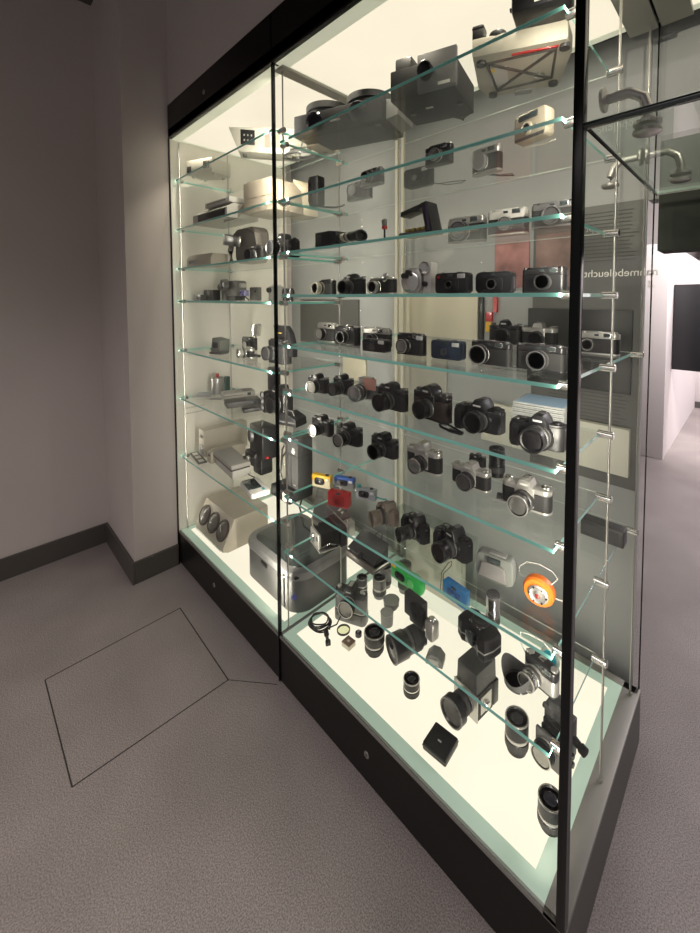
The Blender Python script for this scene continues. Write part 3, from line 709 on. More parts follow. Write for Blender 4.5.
def compact(loc, rz, label, w=.12, h=.065, d=.04, m=BLK, front=None, lr=.014, L=.010, lx=0., flash=True, group=None, name='compact_camera', rim=GUN, dot=None, r=.35, band=None, glass=LEN, lz=.42, strap=False):
    t = thing(name, label, 'camera', loc, rz, group)
    MB().prism(rrect(w, h, h * r * .5, 5, 0, h / 2), 'y', -d / 2, d / 2, .004).build('body', m, t)
    MB().prism(rrect(w * .55, h * .62, h * .12, 4, lx, h * lz), 'y', -d / 2 - .004, -d / 2 + .003, .002).build('front_panel', front or m, t)
    if band: MB().box(-w * .485, w * .485, -d / 2 - .0015, -d / 2 + .001, h * .12, h * .28).build('trim_band', band, t)
    MB().bc((lx, -d / 2 - .001, h * .87), (.020, .004, .010), .001).build('viewfinder_window', DISP, t)
    if flash: MB().bc((w * .33, -d / 2 - .001, h * .82), (.028, .004, .014), .0015).build('flash_window', mat('flash_diffuser', (.55, .56, .55), .3), t)
    if dot: MB().cyl((-w * .38, -d / 2, h * .80), (0, -1, 0), .005, .002, seg=16).build('round_mark', dot, t)
    dial(t, -w * .34, 0, h, .006, .003, rim, 'shutter_button')
    MB().bc((w * .2, 0, h + .001), (.016, .012, .004), .001).build('film_counter', rim, t)
    lens(t, lx, -d / 2 - .003, h * lz, lr, L, glass, m, rim, rim, knurl=False)
    if strap:
        MB().tube(strap, .0016, 6).build('wrist_strap', LEA, t)
    return t
def loose_lens(loc, label, r=.032, h=.07, m=BLK, ring=SIL, rim=None, top='glass', group=None, flare=1., rz=0, name='camera_lens', tilt=None, glass=LEN, cat='lens', base_r=.85):
    """lens standing on its mount (front element up) or, with tilt, lying on its side"""
    t = thing(name, label, cat, loc, rz, group)
    ax = (0, 0, 1); c = Vector((0, 0, 0))
    if tilt is not None:
        ax = tilt; a = Vector(ax).normalized(); c = Vector((0, 0, r * flare)) - a * h * .5; c.z = max(c.z, r * flare * 1.08)
    a = Vector(ax).normalized(); rf = r * flare
    MB().lathe(c, a, [(r * base_r * .8, 0), (r * base_r, .0015), (r * base_r, h * .10), (r, h * .16), (r, h * .40), (r * .95, h * .42), (r * .95, h * .52), (rf, h * .60), (rf, h), (rf * .90, h), (rf * .86, h - .003), (rf * .72, h - .007), (0, h - .007)], 32).build('barrel', m, t)
    MB().lathe(c + a * (h * .43), a, [(r * .96, 0), (r * 1.0, h * .008), (r * 1.0, h * .08), (r * .96, h * .09)], 32).build('metal_ring', ring, t)
    MB().lathe(c + a * (h * .19), a, [(r * 1.0, 0), (r * 1.03, .001), (r * 1.03, h * .19), (r, h * .2)], 32).build('focus_ring', mat('ribbed_rubber', (.035, .035, .035), .6), t, smooth=False)
    MB().lathe(c + a * (h - .004), a, [(rf * .995, 0), (rf * 1.02, .001), (rf * 1.0, .0045), (rf * .9, .0045), (rf * .88, 0)], 32).build('front_ring', rim or ring, t)
    if top == 'glass': MB().lathe(c + a * (h - .0066), a, [(rf * .68, 0), (rf * .6, .002), (rf * .4, .004), (rf * .2, .0050), (0, .0053)], 24).build('lens_glass', glass, t)
    else: MB().lathe(c + a * (h - .001), a, [(rf * .99, 0), (rf * .99, .004), (rf * .95, .0055), (0, .0055)], 32).build('lens_cap', BLK, t)
    return t
def cup(loc, label, r, h, m, r0=None, group=None, cat='lens cup', name='lens_hood', wall=.0018):
    r0 = r0 or r * .85
    t = thing(name, label, cat, loc, 0, group)
    MB().lathe((0, 0, 0), (0, 0, 1), [(r0 * .75, 0), (r0, 0), (r0, h * .18), (r * .97, h * .35), (r, h), (r - wall, h), (r * .97 - wall, h * .37), (r0 - wall, h * .2), (r0 * .75, .002), (r0 * .75, 0)], 32).build('hood', m, t)
    MB().lathe((0, 0, h * .96), (0, 0, 1), [(r, 0), (r * 1.02, .0005), (r * 1.02, h * .04), (r * .98, h * .04)], 32).build('rim', SIL, t)
    return t

# ================================================================ RIGHT BAY
def Z(s, i): return (LZ if s == 'L' else RZ)[i - 1] + .0005
# ---- shelf 7 : six 35 mm SLRs in a row
z = Z('R', 7)
G = 'slr cameras on the seventh shelf'
slr((-1.275, 1.01, z), 4, 'black slr with chrome-ringed lens, farthest left on the seventh shelf', lr=.029, L=.045, rim=SIL, group=G, w=.135)
slr((-1.10, .995, z), 6, 'black slr with chrome-ringed lens, second from left on the seventh shelf', lr=.030, L=.055, rim=SIL, group=G)
slr((-.925, 1.015, z), 0, 'black slr with black lens and dark eyepiece top, third from left on the seventh shelf', lr=.030, L=.05, group=G, hump='metered', h=.088, w=.136)
slr((-.757, 1.015, z), 4, 'black slr with tall silver prism housing and chrome lens rim', top=SIL, ring=CHR, rim=CHR, lr=.027, L=.045, group=G, hump='metered', h=.098)
slr((-.590, 1.035, z), 2, 'silver and black slr with wide flat black lens, next to the standing lens', top=SIL, ring=SIL, lr=.029, L=.032, group=G, h=.083, rim=GUN)
slr((-.418, 1.020, z), 4, 'silver and black slr at the right end of the seventh shelf', top=SIL, ring=CHR, lr=.029, L=.050, group=G, h=.085, rim=SIL)
loose_lens((-.572, 1.165, z), 'tall black lens standing behind the silver and black slr', r=.028, h=.105, top='glass', ring=BLKM)
slr((-.665, 1.17, z), 0, 'small dark camera lying half hidden behind the wide-lens silver slr', w=.10, h=.065, lr=.02, L=.02)
g = thing('flash_bracket', 'small dark bracket lying left of the silver slr at the shelf end', 'bracket', (-.535, 1.03, z), 20)
MB().box(-.02, .02, -.012, .012, 0, .012, .002).build('block', DGR, g)
MB().tube([(-.03, -.03, .004), (.01, -.03, .004), (.015, -.015, .006)], .003, 8).build('arm', SIL, g)
# ---- shelf 6
z = Z('R', 6)
G = 'slr cameras on the sixth shelf'
slr((-1.255, .99, z), 8, 'black slr with big dark lens, farthest left on the sixth shelf', lr=.032, L=.035, group=G, w=.13, rim=SIL)
slr((-1.135, 1.02, z), 2, 'black slr with amber-tinted lens beside the cutaway camera', lr=.032, L=.06, group=G, w=.13, glass=mat('amber_coated_glass', (.10, .07, .03), .08, coat=1.), h=.095)
t = thing('cutaway_camera', 'cutaway slr in clear housing with pink plate at its top', 'camera', (-1.00, .985, z), 10)
MB().prism(body_plan(.125, .042, .012), 'z', 0, .066, .002).build('housing', CLEAR, t)
MB().box(-.05, .05, -.012, .014, .004, .058, .003).build('shutter_block', GUN, t)
MB().box(-.03, .03, -.02, .018, .064, .09, .004).build('prism_housing', SIL, t)
MB().box(.0, .062, -.022, -.019, .045, .092, .001).build('pink_plate', mat('pink_plate', (.55, .28, .22), .4), t)
lens(t, -.012, -.022, .034, .032, .05, rim=CHR, ring=CHR, body=GUN)
slr((-.855, .98, z), -2, 'black slr with tall prism and black lens, fourth from left on the sixth shelf', lr=.032, L=.055, group=G, hump='round', h=.10)
slr((-.70, .995, z), -8, 'large black slr with brownish lens, third from right on the sixth shelf', lr=.028, L=.035, group=G, hump='round', h=.103, w=.142, cover=mat('dark_brown_leather', (.035, .026, .022), .6))
af_slr((-.540, 1.00, z), -2, 'black autofocus slr with pointed prism, second from right on the sixth shelf', group=G, lr=.031, L=.04, h=.100, w=.145)
af_slr((-.385, .985, z), 2, 'large black autofocus slr with bulky lens in front of the disc stack', group=G, lr=.036, L=.055, h=.105, w=.15)
t = thing('wrist_strap', 'short black folded strap lying left of the pointed-prism slr', 'strap', (-.635, .915, z), 0)
MB().tube([(-.045, .01, .004), (-.03, .028, .004), (.0, .012, .005), (.03, -.004, .006), (.045, -.012, .005), (.0, -.012, .004), (-.03, -.004, .004)], .0035, 8, closed=True).build('loop', BLK, t)
MB().box(.0, .045, -.018, -.004, .0, .008, .002).build('buckle', BLKM, t)
for k in range(7):
    t = thing('disc_case', f"clear disc case, {['lowest', 'second from the bottom', 'third from the bottom', 'middle one', 'third from the top', 'second from the top', 'topmost with blue insert'][k]} of the stack behind the big autofocus slr", 'disc case', (-.455 + random.uniform(-.002, .002), 1.17 + random.uniform(-.002, .002), z + k * .0107), random.uniform(4, 8), 'disc cases stacked on the sixth shelf')
    MB().box(-.071, .071, -.0625, .0625, 0, .0042, .0008).box(-.071, .071, -.0625, .0625, .0062, .0102, .0008).build('case', mat('pale_disc_case', (.62, .64, .62), .25, coat=.3), t)
    MB().box(-.066, .066, -.058, .058, .0102 if k == 6 else .0043, .0105 if k == 6 else .0060).build('insert', mat('pale_blue_insert', (.35, .50, .68), .4) if k == 6 else mat('dark_insert', (.10, .10, .10), .5), t)
# ---- shelf 5 (deep)
z = Z('R', 5)
G = 'rangefinder cameras on the fifth shelf'
rangefinder((-1.235, 1.04, z), 4, 'silver rangefinder with black lens, farthest left on the fifth shelf', w=.13, h=.092, lx=-.02, lr=.026, L=.03, group=G)
rangefinder((-1.13, 1.14, z), 0, 'black rangefinder behind the far left silver one', top=BLKM, rim=GUN, ring=SIL, group=G, w=.13)
rangefinder((-.985, 1.12, z), 0, 'low silver-topped rangefinder left of the black one with square flash', w=.135, h=.074, rim=GUN, group=G, lr=.02)
compact((-1.00, 1.02, z), 3, 'low black compact camera in front of the silver-topped rangefinder', w=.12, h=.05, m=BLK, group=G)
rangefinder((-.815, 1.035, z), 2, 'black rangefinder with chrome lens ring and small square flash', top=BLKM, rim=SIL, ring=GUN, group=G, w=.12, h=.078, lr=.025, flash=True, lx=-.018)
compact((-.680, 1.05, z), 2, 'dark blue-black compact camera with ribbed ends', w=.125, h=.068, m=mat('blue_black_plastic', (.018, .028, .05), .3), group=G, lr=.012)
rangefinder((-.535, 1.02, z), 0, 'black rangefinder with large chrome-edged round lens', top=BLKM, rim=SIL, ring=GUN, group=G, w=.14, h=.078, lr=.032, lx=-.032, L=.022)
rangefinder((-.400, 1.10, z), 0, 'black rangefinder close to the dark front corner, its lens low', top=BLKM, rim=GUN, ring=GUN, group=G, w=.15, h=.082, lr=.03)
slr((-.80, 1.50, z), 6, 'black slr on the rear of the fifth shelf, left of the silver-topped one', hump='sharp', group='slr cameras on the rear of the fifth shelf', lr=.028, L=.04)
slr((-.655, 1.52, z), 2, 'silver-topped slr on the rear of the fifth shelf beside the corner', top=SIL, group='slr cameras on the rear of the fifth shelf', lr=.028, L=.035)
rangefinder((-.405, 1.44, z), 0, 'silver-topped dark rangefinder seen through the glass end, right of the corner', w=.135, h=.078, lr=.02, L=.012, lx=-.03)
# ---- shelf 4
z = Z('R', 4)
G = 'cameras on the fourth shelf'
rangefinder((-1.235, 1.00, z), 0, 'small camera with broad cream lens ring, farthest left on the fourth shelf', w=.11, h=.072, lr=.028, L=.045, lx=-.03, rim=mat('cream_ring', (.55, .52, .42), .4), ring=mat('cream_ring'), lensbody=mat('cream_ring'), group=G, window=False, top=BLKM)
slr((-1.115, 1.00, z), 0, 'small black slr beside the cream-ringed camera on the fourth shelf', lr=.026, L=.04, group=G, h=.08, w=.12)
t = rangefinder((-.975, 1.01, z), 0, 'dark box camera with round silver flash dish on its right', w=.13, h=.068, d=.05, lr=.026, L=.03, lx=-.015, rim=CHR, ring=CHR, group=G, window=False, tall=.86, lensbody=SIL)
MB().lathe((.045, -.026, .062), (0, -1, .3), [(.004, 0), (.006, .004), (.017, .010), (.018, .012), (.016, .011), (0, .004)], 24).build('flash_dish', CHR, t)
t = thing('movie_camera', 'silver hand-cranked movie camera with round turret and upright side pod', 'camera', (-.80, 1.00, z), 5, G)
MB().prism(rrect(.075, .082, .03, 6, -.015, .041), 'y', -.02, .03, .004).build('body', SIL, t)
MB().lathe((-.018, -.021, .038), (0, -1, 0), [(.034, 0), (.034, .005), (.030, .007), (.014, .008), (0, .008)], 32).build('turret', CHR, t)
for a in (90, 140): MB().cyl((-.018 + .022 * math.cos(math.radians(a)), -.026, .040 + .026 * math.sin(math.radians(a))), (0, -1, 0), .009, .014, seg=20, b=.001).build('turret_lens', BLKM, t)
MB().box(.026, .058, -.015, .025, 0, .098, .005).build('side_pod', mat('pale_silver_plastic', (.60, .59, .56), .35), t)
MB().lathe((.034, -.016, .080), (0, -1, 0), [(.019, 0), (.020, .008), (.017, .010), (.012, .005), (0, .005)], 28).build('reflector', CHR, t)
MB().cyl((.036, -.015, .03), (0, -1, 0), .008, .010, seg=20).build('eyepiece', BLKM, t)
compact((-.655, 1.01, z), 0, 'black compact camera with red dot on its upper left', w=.125, h=.066, m=BLK, dot=RED, group=G, lr=.012)
compact((-.515, .995, z), 0, 'black rounded camera with silver strip of buttons on top, middle of three', w=.13, h=.070, m=BLKM, group=G, lr=.017, lx=.0, rim=GUN, flash=False, r=.5)
rangefinder((-.385, .99, z), 0, 'flat black rangefinder at the corner end of the fourth shelf', top=BLKM, rim=BLKM, ring=BLKM, cover=BLK, w=.128, h=.076, lr=.023, L=.02, lx=.005, group=G)
# ---- shelf 3
z = Z('R', 3)
t = thing('camcorder', 'black handheld movie camera with cream-banded zoom lens lying sideways', 'camera', (-1.18, 1.02, z), 0)
MB().box(-.075, .02, -.03, .03, .0, .085, .008).build('body', BLK, t)
MB().prism(rrect(.05, .07, .02, 5, .03, .045), 'y', -.028, .028, .006).build('front_housing', BLKM, t)
MB().lathe((.045, 0, .042), (1, 0, 0), [(.026, 0), (.026, .02), (.022, .022), (.022, .04), (.026, .045), (.026, .09), (.029, .095), (.029, .115), (.024, .115), (.020, .105), (0, .105)], 28).build('zoom_lens', BLKM, t)
MB().cyl((.067, 0, .042), (1, 0, 0), .0235, .018, seg=28).build('cream_band', mat('cream_ring'), t)
MB().cyl((.098, 0, .042), (1, 0, 0), .027, .010, seg=28).build('silver_band', SIL, t)
MB().bc((-.045, -.031, .045), (.03, .003, .04), .001).build('side_plate', DGR, t)
t = thing('flash_bulb_holder', 'small red and grey flash head on a thin black stem', 'flash', (-.995, 1.06, z), 0)
MB().cyl((0, 0, 0), (0, 0, 1), .012, .004, seg=16).build('foot', BLK, t)
MB().cyl((0, 0, .004), (0, 0, 1), .004, .042, seg=12).build('stem', BLKM, t)
MB().cyl((0, 0, .045), (0, 0, 1), .012, .014, seg=16, b=.002).build('red_collar', RED, t)
MB().lathe((0, 0, .059), (0, 0, 1), [(.009, 0), (.012, .008), (.012, .026), (.006, .032)], 16).build('grey_head', MGR, t)
t = thing('folding_camera', 'black folding camera opened like a tent, with a row of gold flash bulbs', 'camera', (-.83, 1.03, z), 0)
a = MB(); a.prism([(-.02, .102), (.035, .125), (.040, .115), (-.015, .092)][::-1], 'y', -.03, .03, .002); a.prism([(-.085, .098), (-.015, .112), (.028, .120), (.028, .104), (-.085, .080)], 'y', -.032, .03, .003)
a.build('head', BLKM, t)
MB().prism([(.015, .12), (.045, .12), (.075, .0), (.042, .0)], 'y', -.035, .03, .004).build('stand_leg', BLK, t)
MB().prism([(.030, .108), (.041, .108), (.061, .012), (.050, .012)], 'y', -.037, -.034, .001).build('violet_panel', mat('violet_dark', (.035, .015, .06), .2, coat=1.), t)
for k in range(3): MB().bc((-.068 + k * .028, -.034, .094 + k * .004), (.013, .004, .009), .001).build('small_window', DISP, t)
MB().prism(rrect(.13, .018, .006, 4, -.03, .009), 'y', -.03, .03, .002).build('base_bar', GUN, t)
for k in range(4): MB().lathe((-.065 + k * .026, -.005, .018), (0, -.3, 1), [(.010, 0), (.013, .008), (.011, .016), (0, .018)], 16).build('flash_bulb', GLD, t)
G = 'cameras on the third shelf'
rangefinder((-.655, 1.00, z), 6, 'silver camera with big chrome-ringed lens, left of three on the third shelf', w=.125, h=.075, lr=.028, L=.03, lx=-.01, rim=CHR, group=G)
rangefinder((-.525, 1.01, z), 6, 'pale grey camera with dark band and flat lens, middle of three on the third shelf', w=.125, h=.080, top=LGR, ring=LGR, rim=SIL, lr=.021, L=.018, group=G, tall=.62, cold=False)
rangefinder((-.385, 1.02, z), 3, 'dark square camera with large ringed lens at the corner end of the third shelf', w=.14, h=.078, top=GUN, rim=GUN, ring=BLKM, lr=.028, L=.022, lx=.0, group=G)
# ---- shelf 2
z = Z('R', 2)
t = thing('box_viewfinder', 'small upright black box viewer with a dark foot and strap on the second shelf', 'camera', (-1.265, 1.03, z), 8)
MB().box(-.04, .04, -.03, .035, 0, .075, .006).build('body', BLK, t)
MB().box(-.04, .0, -.035, -.028, .008, .068, .004).build('front_plate', BLKM, t)
MB().cyl((-.02, -.036, .052), (0, -1, 0), .006, .003, seg=16).build('lens', LEN, t)
MB().tube([(-.03, .02, .004), (.0, .08, .003), (.05, .12, .003), (.11, .12, .003), (.14, .10, .003)], .006, 8, flat=(1.3, .4)).build('strap', LEA, t)
rangefinder((-1.10, 1.05, z), 4, 'black round-lens camera farther back on the second shelf, lower left of an overlapping pair', top=BLKM, ring=BLKM, rim=GUN, w=.125, h=.07, lr=.024, L=.035, group=None)
rangefinder((-1.165, 1.14, z), 0, 'grey-black camera on the second shelf, upper right of the pair next to the box viewer', top=GUN, ring=GUN, rim=GUN, w=.12, h=.062, lr=.02, L=.03, group=None)
compact((-.925, 1.13, z), 2, 'black square camera with small centre lens, its cord hanging behind the folding camera', w=.13, h=.075, m=BLK, lr=.012, rim=SIL, strap=[(.06, .02, .01), (.10, .06, .004), (.16, .07, .003), (.19, .05, .003), (.14, .03, .003), (.07, .03, .006)])
rangefinder((-.83, 1.00, z), 4, 'black and silver camera with ringed lens on the second shelf, upper of an overlapping pair', w=.12, h=.078, top=BLKM, rim=SIL, ring=SIL, lr=.024, L=.022)
t = rangefinder((-.600, 1.04, z), -4, 'small silver and black camera with round silver lens face and wrist loop', w=.105, h=.074, lr=.024, L=.02, lx=-.01, rim=SIL, lensbody=SIL)
MB().tube([(-.01, .02, .003), (.02, .07, .003), (.045, .09, .003), (.05, .07, .003), (.015, .05, .003), (-.005, .02, .004)], .002, 6).build('wrist_loop', BLK, t)
t = thing('instant_camera', 'champagne coloured rounded camera with dark window band, standing upright', 'camera', (-.435, 1.00, z), -14)
MB().prism(rrect(.115, .088, .014, 5, 0, .044), 'y', -.022, .022, .006).build('body', CHAMP, t)
MB().prism(rrect(.07, .018, .004, 4, -.004, .072), 'y', -.0245, -.02, .001).build('window_band', DISP, t)
MB().bc((0, -.022, .008), (.105, .003, .010), .001).build('dark_foot_band', DGR, t)
MB().lathe((-.008, -.022, .036), (0, -1, 0), [(.021, 0), (.020, .005), (.015, .008), (.014, .004), (0, .004)], 28).build('lens_surround', CHAMP, t)
MB().lathe((-.008, -.026, .036), (0, -1, 0), [(.013, 0), (.008, .002), (0, .003)], 20).build('lens', LEN, t)
MB().bc((.022, -.023, .034), (.012, .003, .012), .001).build('side_button', SIL, t)
MB().tube([(-.055, .0, .01), (-.06, .03, .003), (.0, .05, .002), (.04, .05, .002)], .002, 6).build('cord', BEI, t)
# ---- shelf 1 : projectors
z = Z('R', 1)
t = thing('slide_projector', 'wide black twin slide projector with two round trays on top', 'projector', (-1.12, 1.055, z), 17)
MB().box(-.225, .225, -.115, .105, .008, .105, .006).build('housing', mat('charcoal_metal', (.014, .014, .015), .7, spec=.2), t)
for x in (-.11, .11):
    c = MB().lathe((x, .0, .106), (0, 0, 1), [(.095, 0), (.098, .004), (.098, .018), (.105, .022), (.105, .05), (.095, .055), (0, .055)], 40).build('slide_tray', mat('tray_grey', (.05, .05, .05), .6, spec=.2), t)
    MB().lathe((x, -.116, .062), (0, -1, 0), [(.040, 0), (.042, .006), (.036, .012), (.030, .004), (0, .004)], 32).build('lens', LEN, t)
MB().bc((.0, -.117, .045), (.05, .003, .008), .0005).build('name_plate', SIL, t)
for sx in (-1, 1):
    for sy in (-1, 1): MB().cyl((sx * .19, sy * .085, 0), (0, 0, 1), .012, .009, seg=16).build('foot', BLK, t)
MB().box(-.18, .20, -.09, .085, .004, .008).build('underside_plate', mat('charcoal_metal'), t)
MB().prism([(.225, .02), (.28, .03), (.28, .095), (.225, .105)], 'y', -.08, .08, .003).build('side_vent', MGR, t)
t = thing('carton', 'open brown-cream carton flap tucked under the left end of the twin projector', 'box', (-1.345, 1.05, z), 12)
MB().prism([(-.035, 0), (.03, 0), (.02, .085), (-.045, .07)], 'y', -.05, .06, .002).build('flaps', TAN, t)
t = thing('slide_projector', 'black box projector with grey front and single round lens', 'projector', (-.80, 1.11, z), 15)
MB().box(-.14, .12, -.13, .12, .006, .10, .005).build('housing', mat('charcoal_metal'), t)
MB().box(-.02, .13, -.145, -.128, .006, .118, .003).build('front_panel', mat('projector_grey', (.10, .10, .10), .6, spec=.2), t)
MB().lathe((.015, -.145, .062), (0, -1, 0), [(.028, 0), (.028, .02), (.024, .022), (.020, .008), (0, .008)], 32).build('lens', BLKM, t)
MB().box(-.13, -.06, -.11, .02, .10, .145, .008).build('slide_gate', DGR, t)
MB().bc((.085, -.1465, .018), (.045, .002, .009)).build('name_plate', LGR, t)
for k in range(4):
    MB().tube([(.0 + .02 * k, .10, .01), (.02 + .02 * k, .14, .02 + .006 * k), (.06, .15 + .006 * k, .008), (.10 - .01 * k, .135, .015), (.05, .125, .006 + .005 * k)], .0028, 6).build('cable', BLK, t)
for sx in (-1, 1): MB().cyl((sx * .1, 0, 0), (0, 0, 1), .012, .007, seg=16).build('foot', BLK, t)
MB().bc((-.02, -.02, .0045), (.03, .008, .003)).build('underside_label', LGR, t)
# projector whose beige underside shows
t = thing('beige_projector', 'beige projector seen from below with crossed cable ribs on its underside', 'projector', (-.49, 1.04, z), 23)
MB().prism([(-.12, -.115), (.115, -.115), (.13, -.05), (.11, .115), (-.10, .125), (-.125, .06)], 'z', .010, .062, .006).build('housing', BEI, t)
RB = mat('dark_rib', (.06, .055, .05), .5)
MB().tube([(-.085, -.075, .010), (.09, -.085, .010), (.085, .06, .010), (-.07, .085, .010)], .0055, 8, closed=True).build('rib_frame', RB, t)
MB().tube([(-.08, -.07, .0095), (.08, .06, .0095)], .005, 8).build('rib', RB, t)
MB().tube([(.085, -.08, .0095), (-.07, .08, .0095)], .005, 8).build('rib', RB, t)
MB().box(-.02, .095, -.098, -.090, .006, .012, .002).build('red_strip', RED, t)
for x, y in ((-.1, -.085), (.11, -.09), (-.085, .10), (.09, .09)): MB().cyl((x, y, 0), (0, 0, 1), .013, .011, seg=20).build('foot', DGR, t)
MB().box(-.085, -.035, -.045, .05, .0088, .0102).build('rating_plate', mat('aluminium_label', (.55, .54, .50), .4), t)
MB().box(-.083, -.068, -.043, -.025, .0082, .0090).build('yellow_mark', YEL, t)
MB().cyl((.05, .035, .0065), (0, 0, 1), .016, .004, seg=24).build('lamp_cover', CHR, t)
MB().box(-.02, .03, .10, .128, .004, .012, .002).build('latch', MGR, t)
t = thing('box_projector', 'black rounded box standing on top at the corner end of the topmost shelf', 'projector', (-.425, 1.00, z + .0545), 15)
MB().box(-.07, .095, -.05, .06, 0, .085, .010).build('housing', BLK, t)
MB().bc((.03, -.051, .02), (.07, .002, .010)).build('name_plate', LGR, t)
MB().cyl((-.072, -.02, .04), (-1, 0, 0), .008, .006, seg=16).build('knob', BLKM, t)
t = thing('slide_box', 'small dark box standing upright on the beige projector', 'box', (-.565, .99, z + .0545), 15)
MB().box(-.018, .018, -.02, .02, 0, .055, .003).build('body', DGR, t)
MB().box(-.0185, .0185, -.0205, .0205, .042, .046).build('lid_line', BLK, t)
t = thing('lens_cap_case', 'low dark domed case beside the small box on the beige projector', 'case', (-.515, 1.05, z + .0545), 0)
MB().lathe((0, 0, 0), (0, 0, 1), [(.03, 0), (.032, .01), (.028, .022), (.018, .028), (0, .03)], 28).build('dome', DGR, t)
MB().cyl((0, 0, .0295), (0, 0, 1), .006, .004, seg=14).build('button', BLK, t)
# ---- shelf 8 (deep)
z = Z('R', 8)
def disposable(loc, rz, label, m1, m2, group):
    t = thing('disposable_camera', label, 'camera', loc, rz, group)
    MB().box(-.055, .055, -.014, .016, 0, .055, .004).build('body', m2, t)
    MB().box(-.056, .056, -.0155, .0165, .030, .056, .004).build('printed_top', m1, t)
    MB().prism(rrect(.055, .030, .010, 4, -.008, .030), 'y', -.022, -.012, .003).build('lens_panel', BLK, t)
    MB().lathe((-.008, -.0215, .030), (0, -1, 0), [(.009, 0), (.007, .002), (0, .0025)], 18).build('lens', LEN, t)
    MB().bc((.038, -.0165, .040), (.022, .003, .013), .001).build('flash_window', mat('flash_diffuser', (.55, .56, .55), .3), t)
    MB().cyl((.03, 0, .056), (0, 0, 1), .010, .003, seg=18).build('film_dial', BLK, t)
    return t
G = 'single-use cameras on the eighth shelf'
disposable((-1.31, 1.04, z), 20, 'yellow and cream disposable camera beside the dark handheld block', YEL, mat('cream_card', (.62, .54, .36), .5), G)
disposable((-1.215, 1.12, z), 24, 'blue and grey disposable camera right of the yellow one', BLU2, MGR, G)
t = disposable((-1.075, 1.10, z), 22, 'clear grey underwater camera with teal knob and teal strap', CLEAR, mat('grey_blue_body', (.32, .34, .37), .4), None)
MB().cyl((-.042, 0, .056), (0, 0, 1), .011, .012, seg=20, b=.002).build('teal_knob', TEAL, t)
MB().tube([(.055, 0, .02), (.08, .02, .004), (.10, .03, .003), (.11, .01, .003)], .0035, 8).build('teal_strap', TEAL, t)
t = compact((-1.125, .985, z), 22, 'bright red transparent camera standing in front of the blue disposable', w=.115, h=.075, d=.03, m=RED, front=mat('deep_red_panel', (.30, .015, .015), .2, coat=.8), lr=.014, L=.008, flash=False, rim=mat('deep_red_panel'))
t = af_slr((-.935, 1.06, z), -22, 'brown slr with smooth hood-like lens, left of the black ones', m=BRN, lens_m=BRN, rim=BRN, w=.125, h=.095, L=.075, lr=.034)
G = 'black autofocus slrs on the eighth shelf'
af_slr((-.785, 1.06, z), -20, 'black autofocus slr with long narrow lens, left of the pair on the eighth shelf', group=G, w=.13, h=.098, lr=.027, L=.07)
af_slr((-.64, 1.05, z), -12, 'black autofocus slr with wide zoom lens, right of the pair on the eighth shelf', group=G, w=.14, h=.105, lr=.032, L=.065)
t = thing('instant_camera', 'flat silver and grey instant camera with dark sloping ends', 'camera', (-.50, 1.045, z), 8)
MB().prism(rrect(.125, .088, .020, 5, 0, .044), 'y', -.02, .022, .007).build('body', mat('olive_grey_plastic', (.17, .18, .165), .45), t)
MB().prism([(-.05, .012), (.045, .012), (.035, .058), (.018, .064), (-.018, .064), (-.04, .058)], 'y', -.028, -.018, .003).build('silver_cover', SIL, t)
MB().bc((0, -.024, .075), (.045, .008, .016), .002).build('window', DISP, t)
MB().box(-.02, .035, -.012, .012, .086, .093, .003).build('top_button_bar', MGR, t)
t = thing('round_camera', 'round orange camera with silver dial face and pale looped cord', 'camera', (-.400, 1.04, z), 6)
MB().lathe((0, .012, .042), (0, -1, 0), [(.036, 0), (.042, .004), (.042, .022), (.037, .028), (0, .028)], 40).build('shell', ORG, t)
MB().lathe((.002, -.016, .040), (0, -1, 0), [(.027, 0), (.027, .004), (.022, .007), (.018, .004), (.010, .004), (.009, .010), (0, .010)], 36).build('dial_face', SIL, t)
for k in range(6):
    a = k * math.pi / 3; MB().cyl((.002 + .0225 * math.cos(a), -.021, .040 + .0225 * math.sin(a)), (0, -1, 0), .0028, .003, seg=10).build('stud', BLKM, t)
MB().lathe((.002, -.026, .040), (0, -1, 0), [(.0075, 0), (.005, .002), (0, .003)], 16).build('lens', LENR, t)
MB().tube([(.030, .0, .07), (.045, .01, .09), (.030, .012, .105), (-.005, .012, .112), (-.04, .012, .104), (-.06, .012, .08), (-.058, .01, .06), (-.04, .008, .055)], .0016, 6).build('cord', LGR, t)
MB().tube([(.042, .002, .035), (.062, .004, .035), (.078, .006, .045), (.08, .006, .058)], .0018, 6).build('toggle_cord', LGR, t)
o = MB().bc((-.36, 1.45, z + .028), (.13, .05, .054), .004).bc((-.36, 1.424, z + .03), (.10, .002, .03)).build('dark_box', DGR); tag(o, 'long dark grey box at the rear of the eighth shelf, seen through the glass end', 'box')
# ---- shelf 9
z = Z('R', 9)
t = thing('folding_camera', 'silver-plated folding camera with extended black bellows and open front', 'camera', (-1.20, 1.05, z), -14)
MB().prism(rrect(.15, .10, .012, 4, 0, .05), 'y', .045, .08, .004).build('back_body', LEA, t)
MB().box(-.076, .076, .075, .082, 0, .10, .002).build('back_plate', SIL, t)
bl = MB()
for k in range(9):
    f = k / 8; w2 = .06 - .022 * f + (.004 if k % 2 else -.001)
    bl.box(-w2, w2, .045 - .011 * k, .045 - .011 * k - .008, .05 - w2 * .68, .05 + w2 * .68, .003)
bl.build('bellows', LEA, t)
MB().prism(rrect(.105, .072, .010, 4, 0, .050), 'y', -.062, -.050, .003).build('lens_board', SIL, t)
MB().box(-.06, .06, -.06, .05, 0, .005, .001).build('bed', SIL, t)
MB().lathe((-.012, -.062, .05), (0, -1, 0), [(.021, 0), (.022, .006), (.016, .012), (.011, .012), (.009, .008), (0, .008)], 28).build('lens', CHR, t)
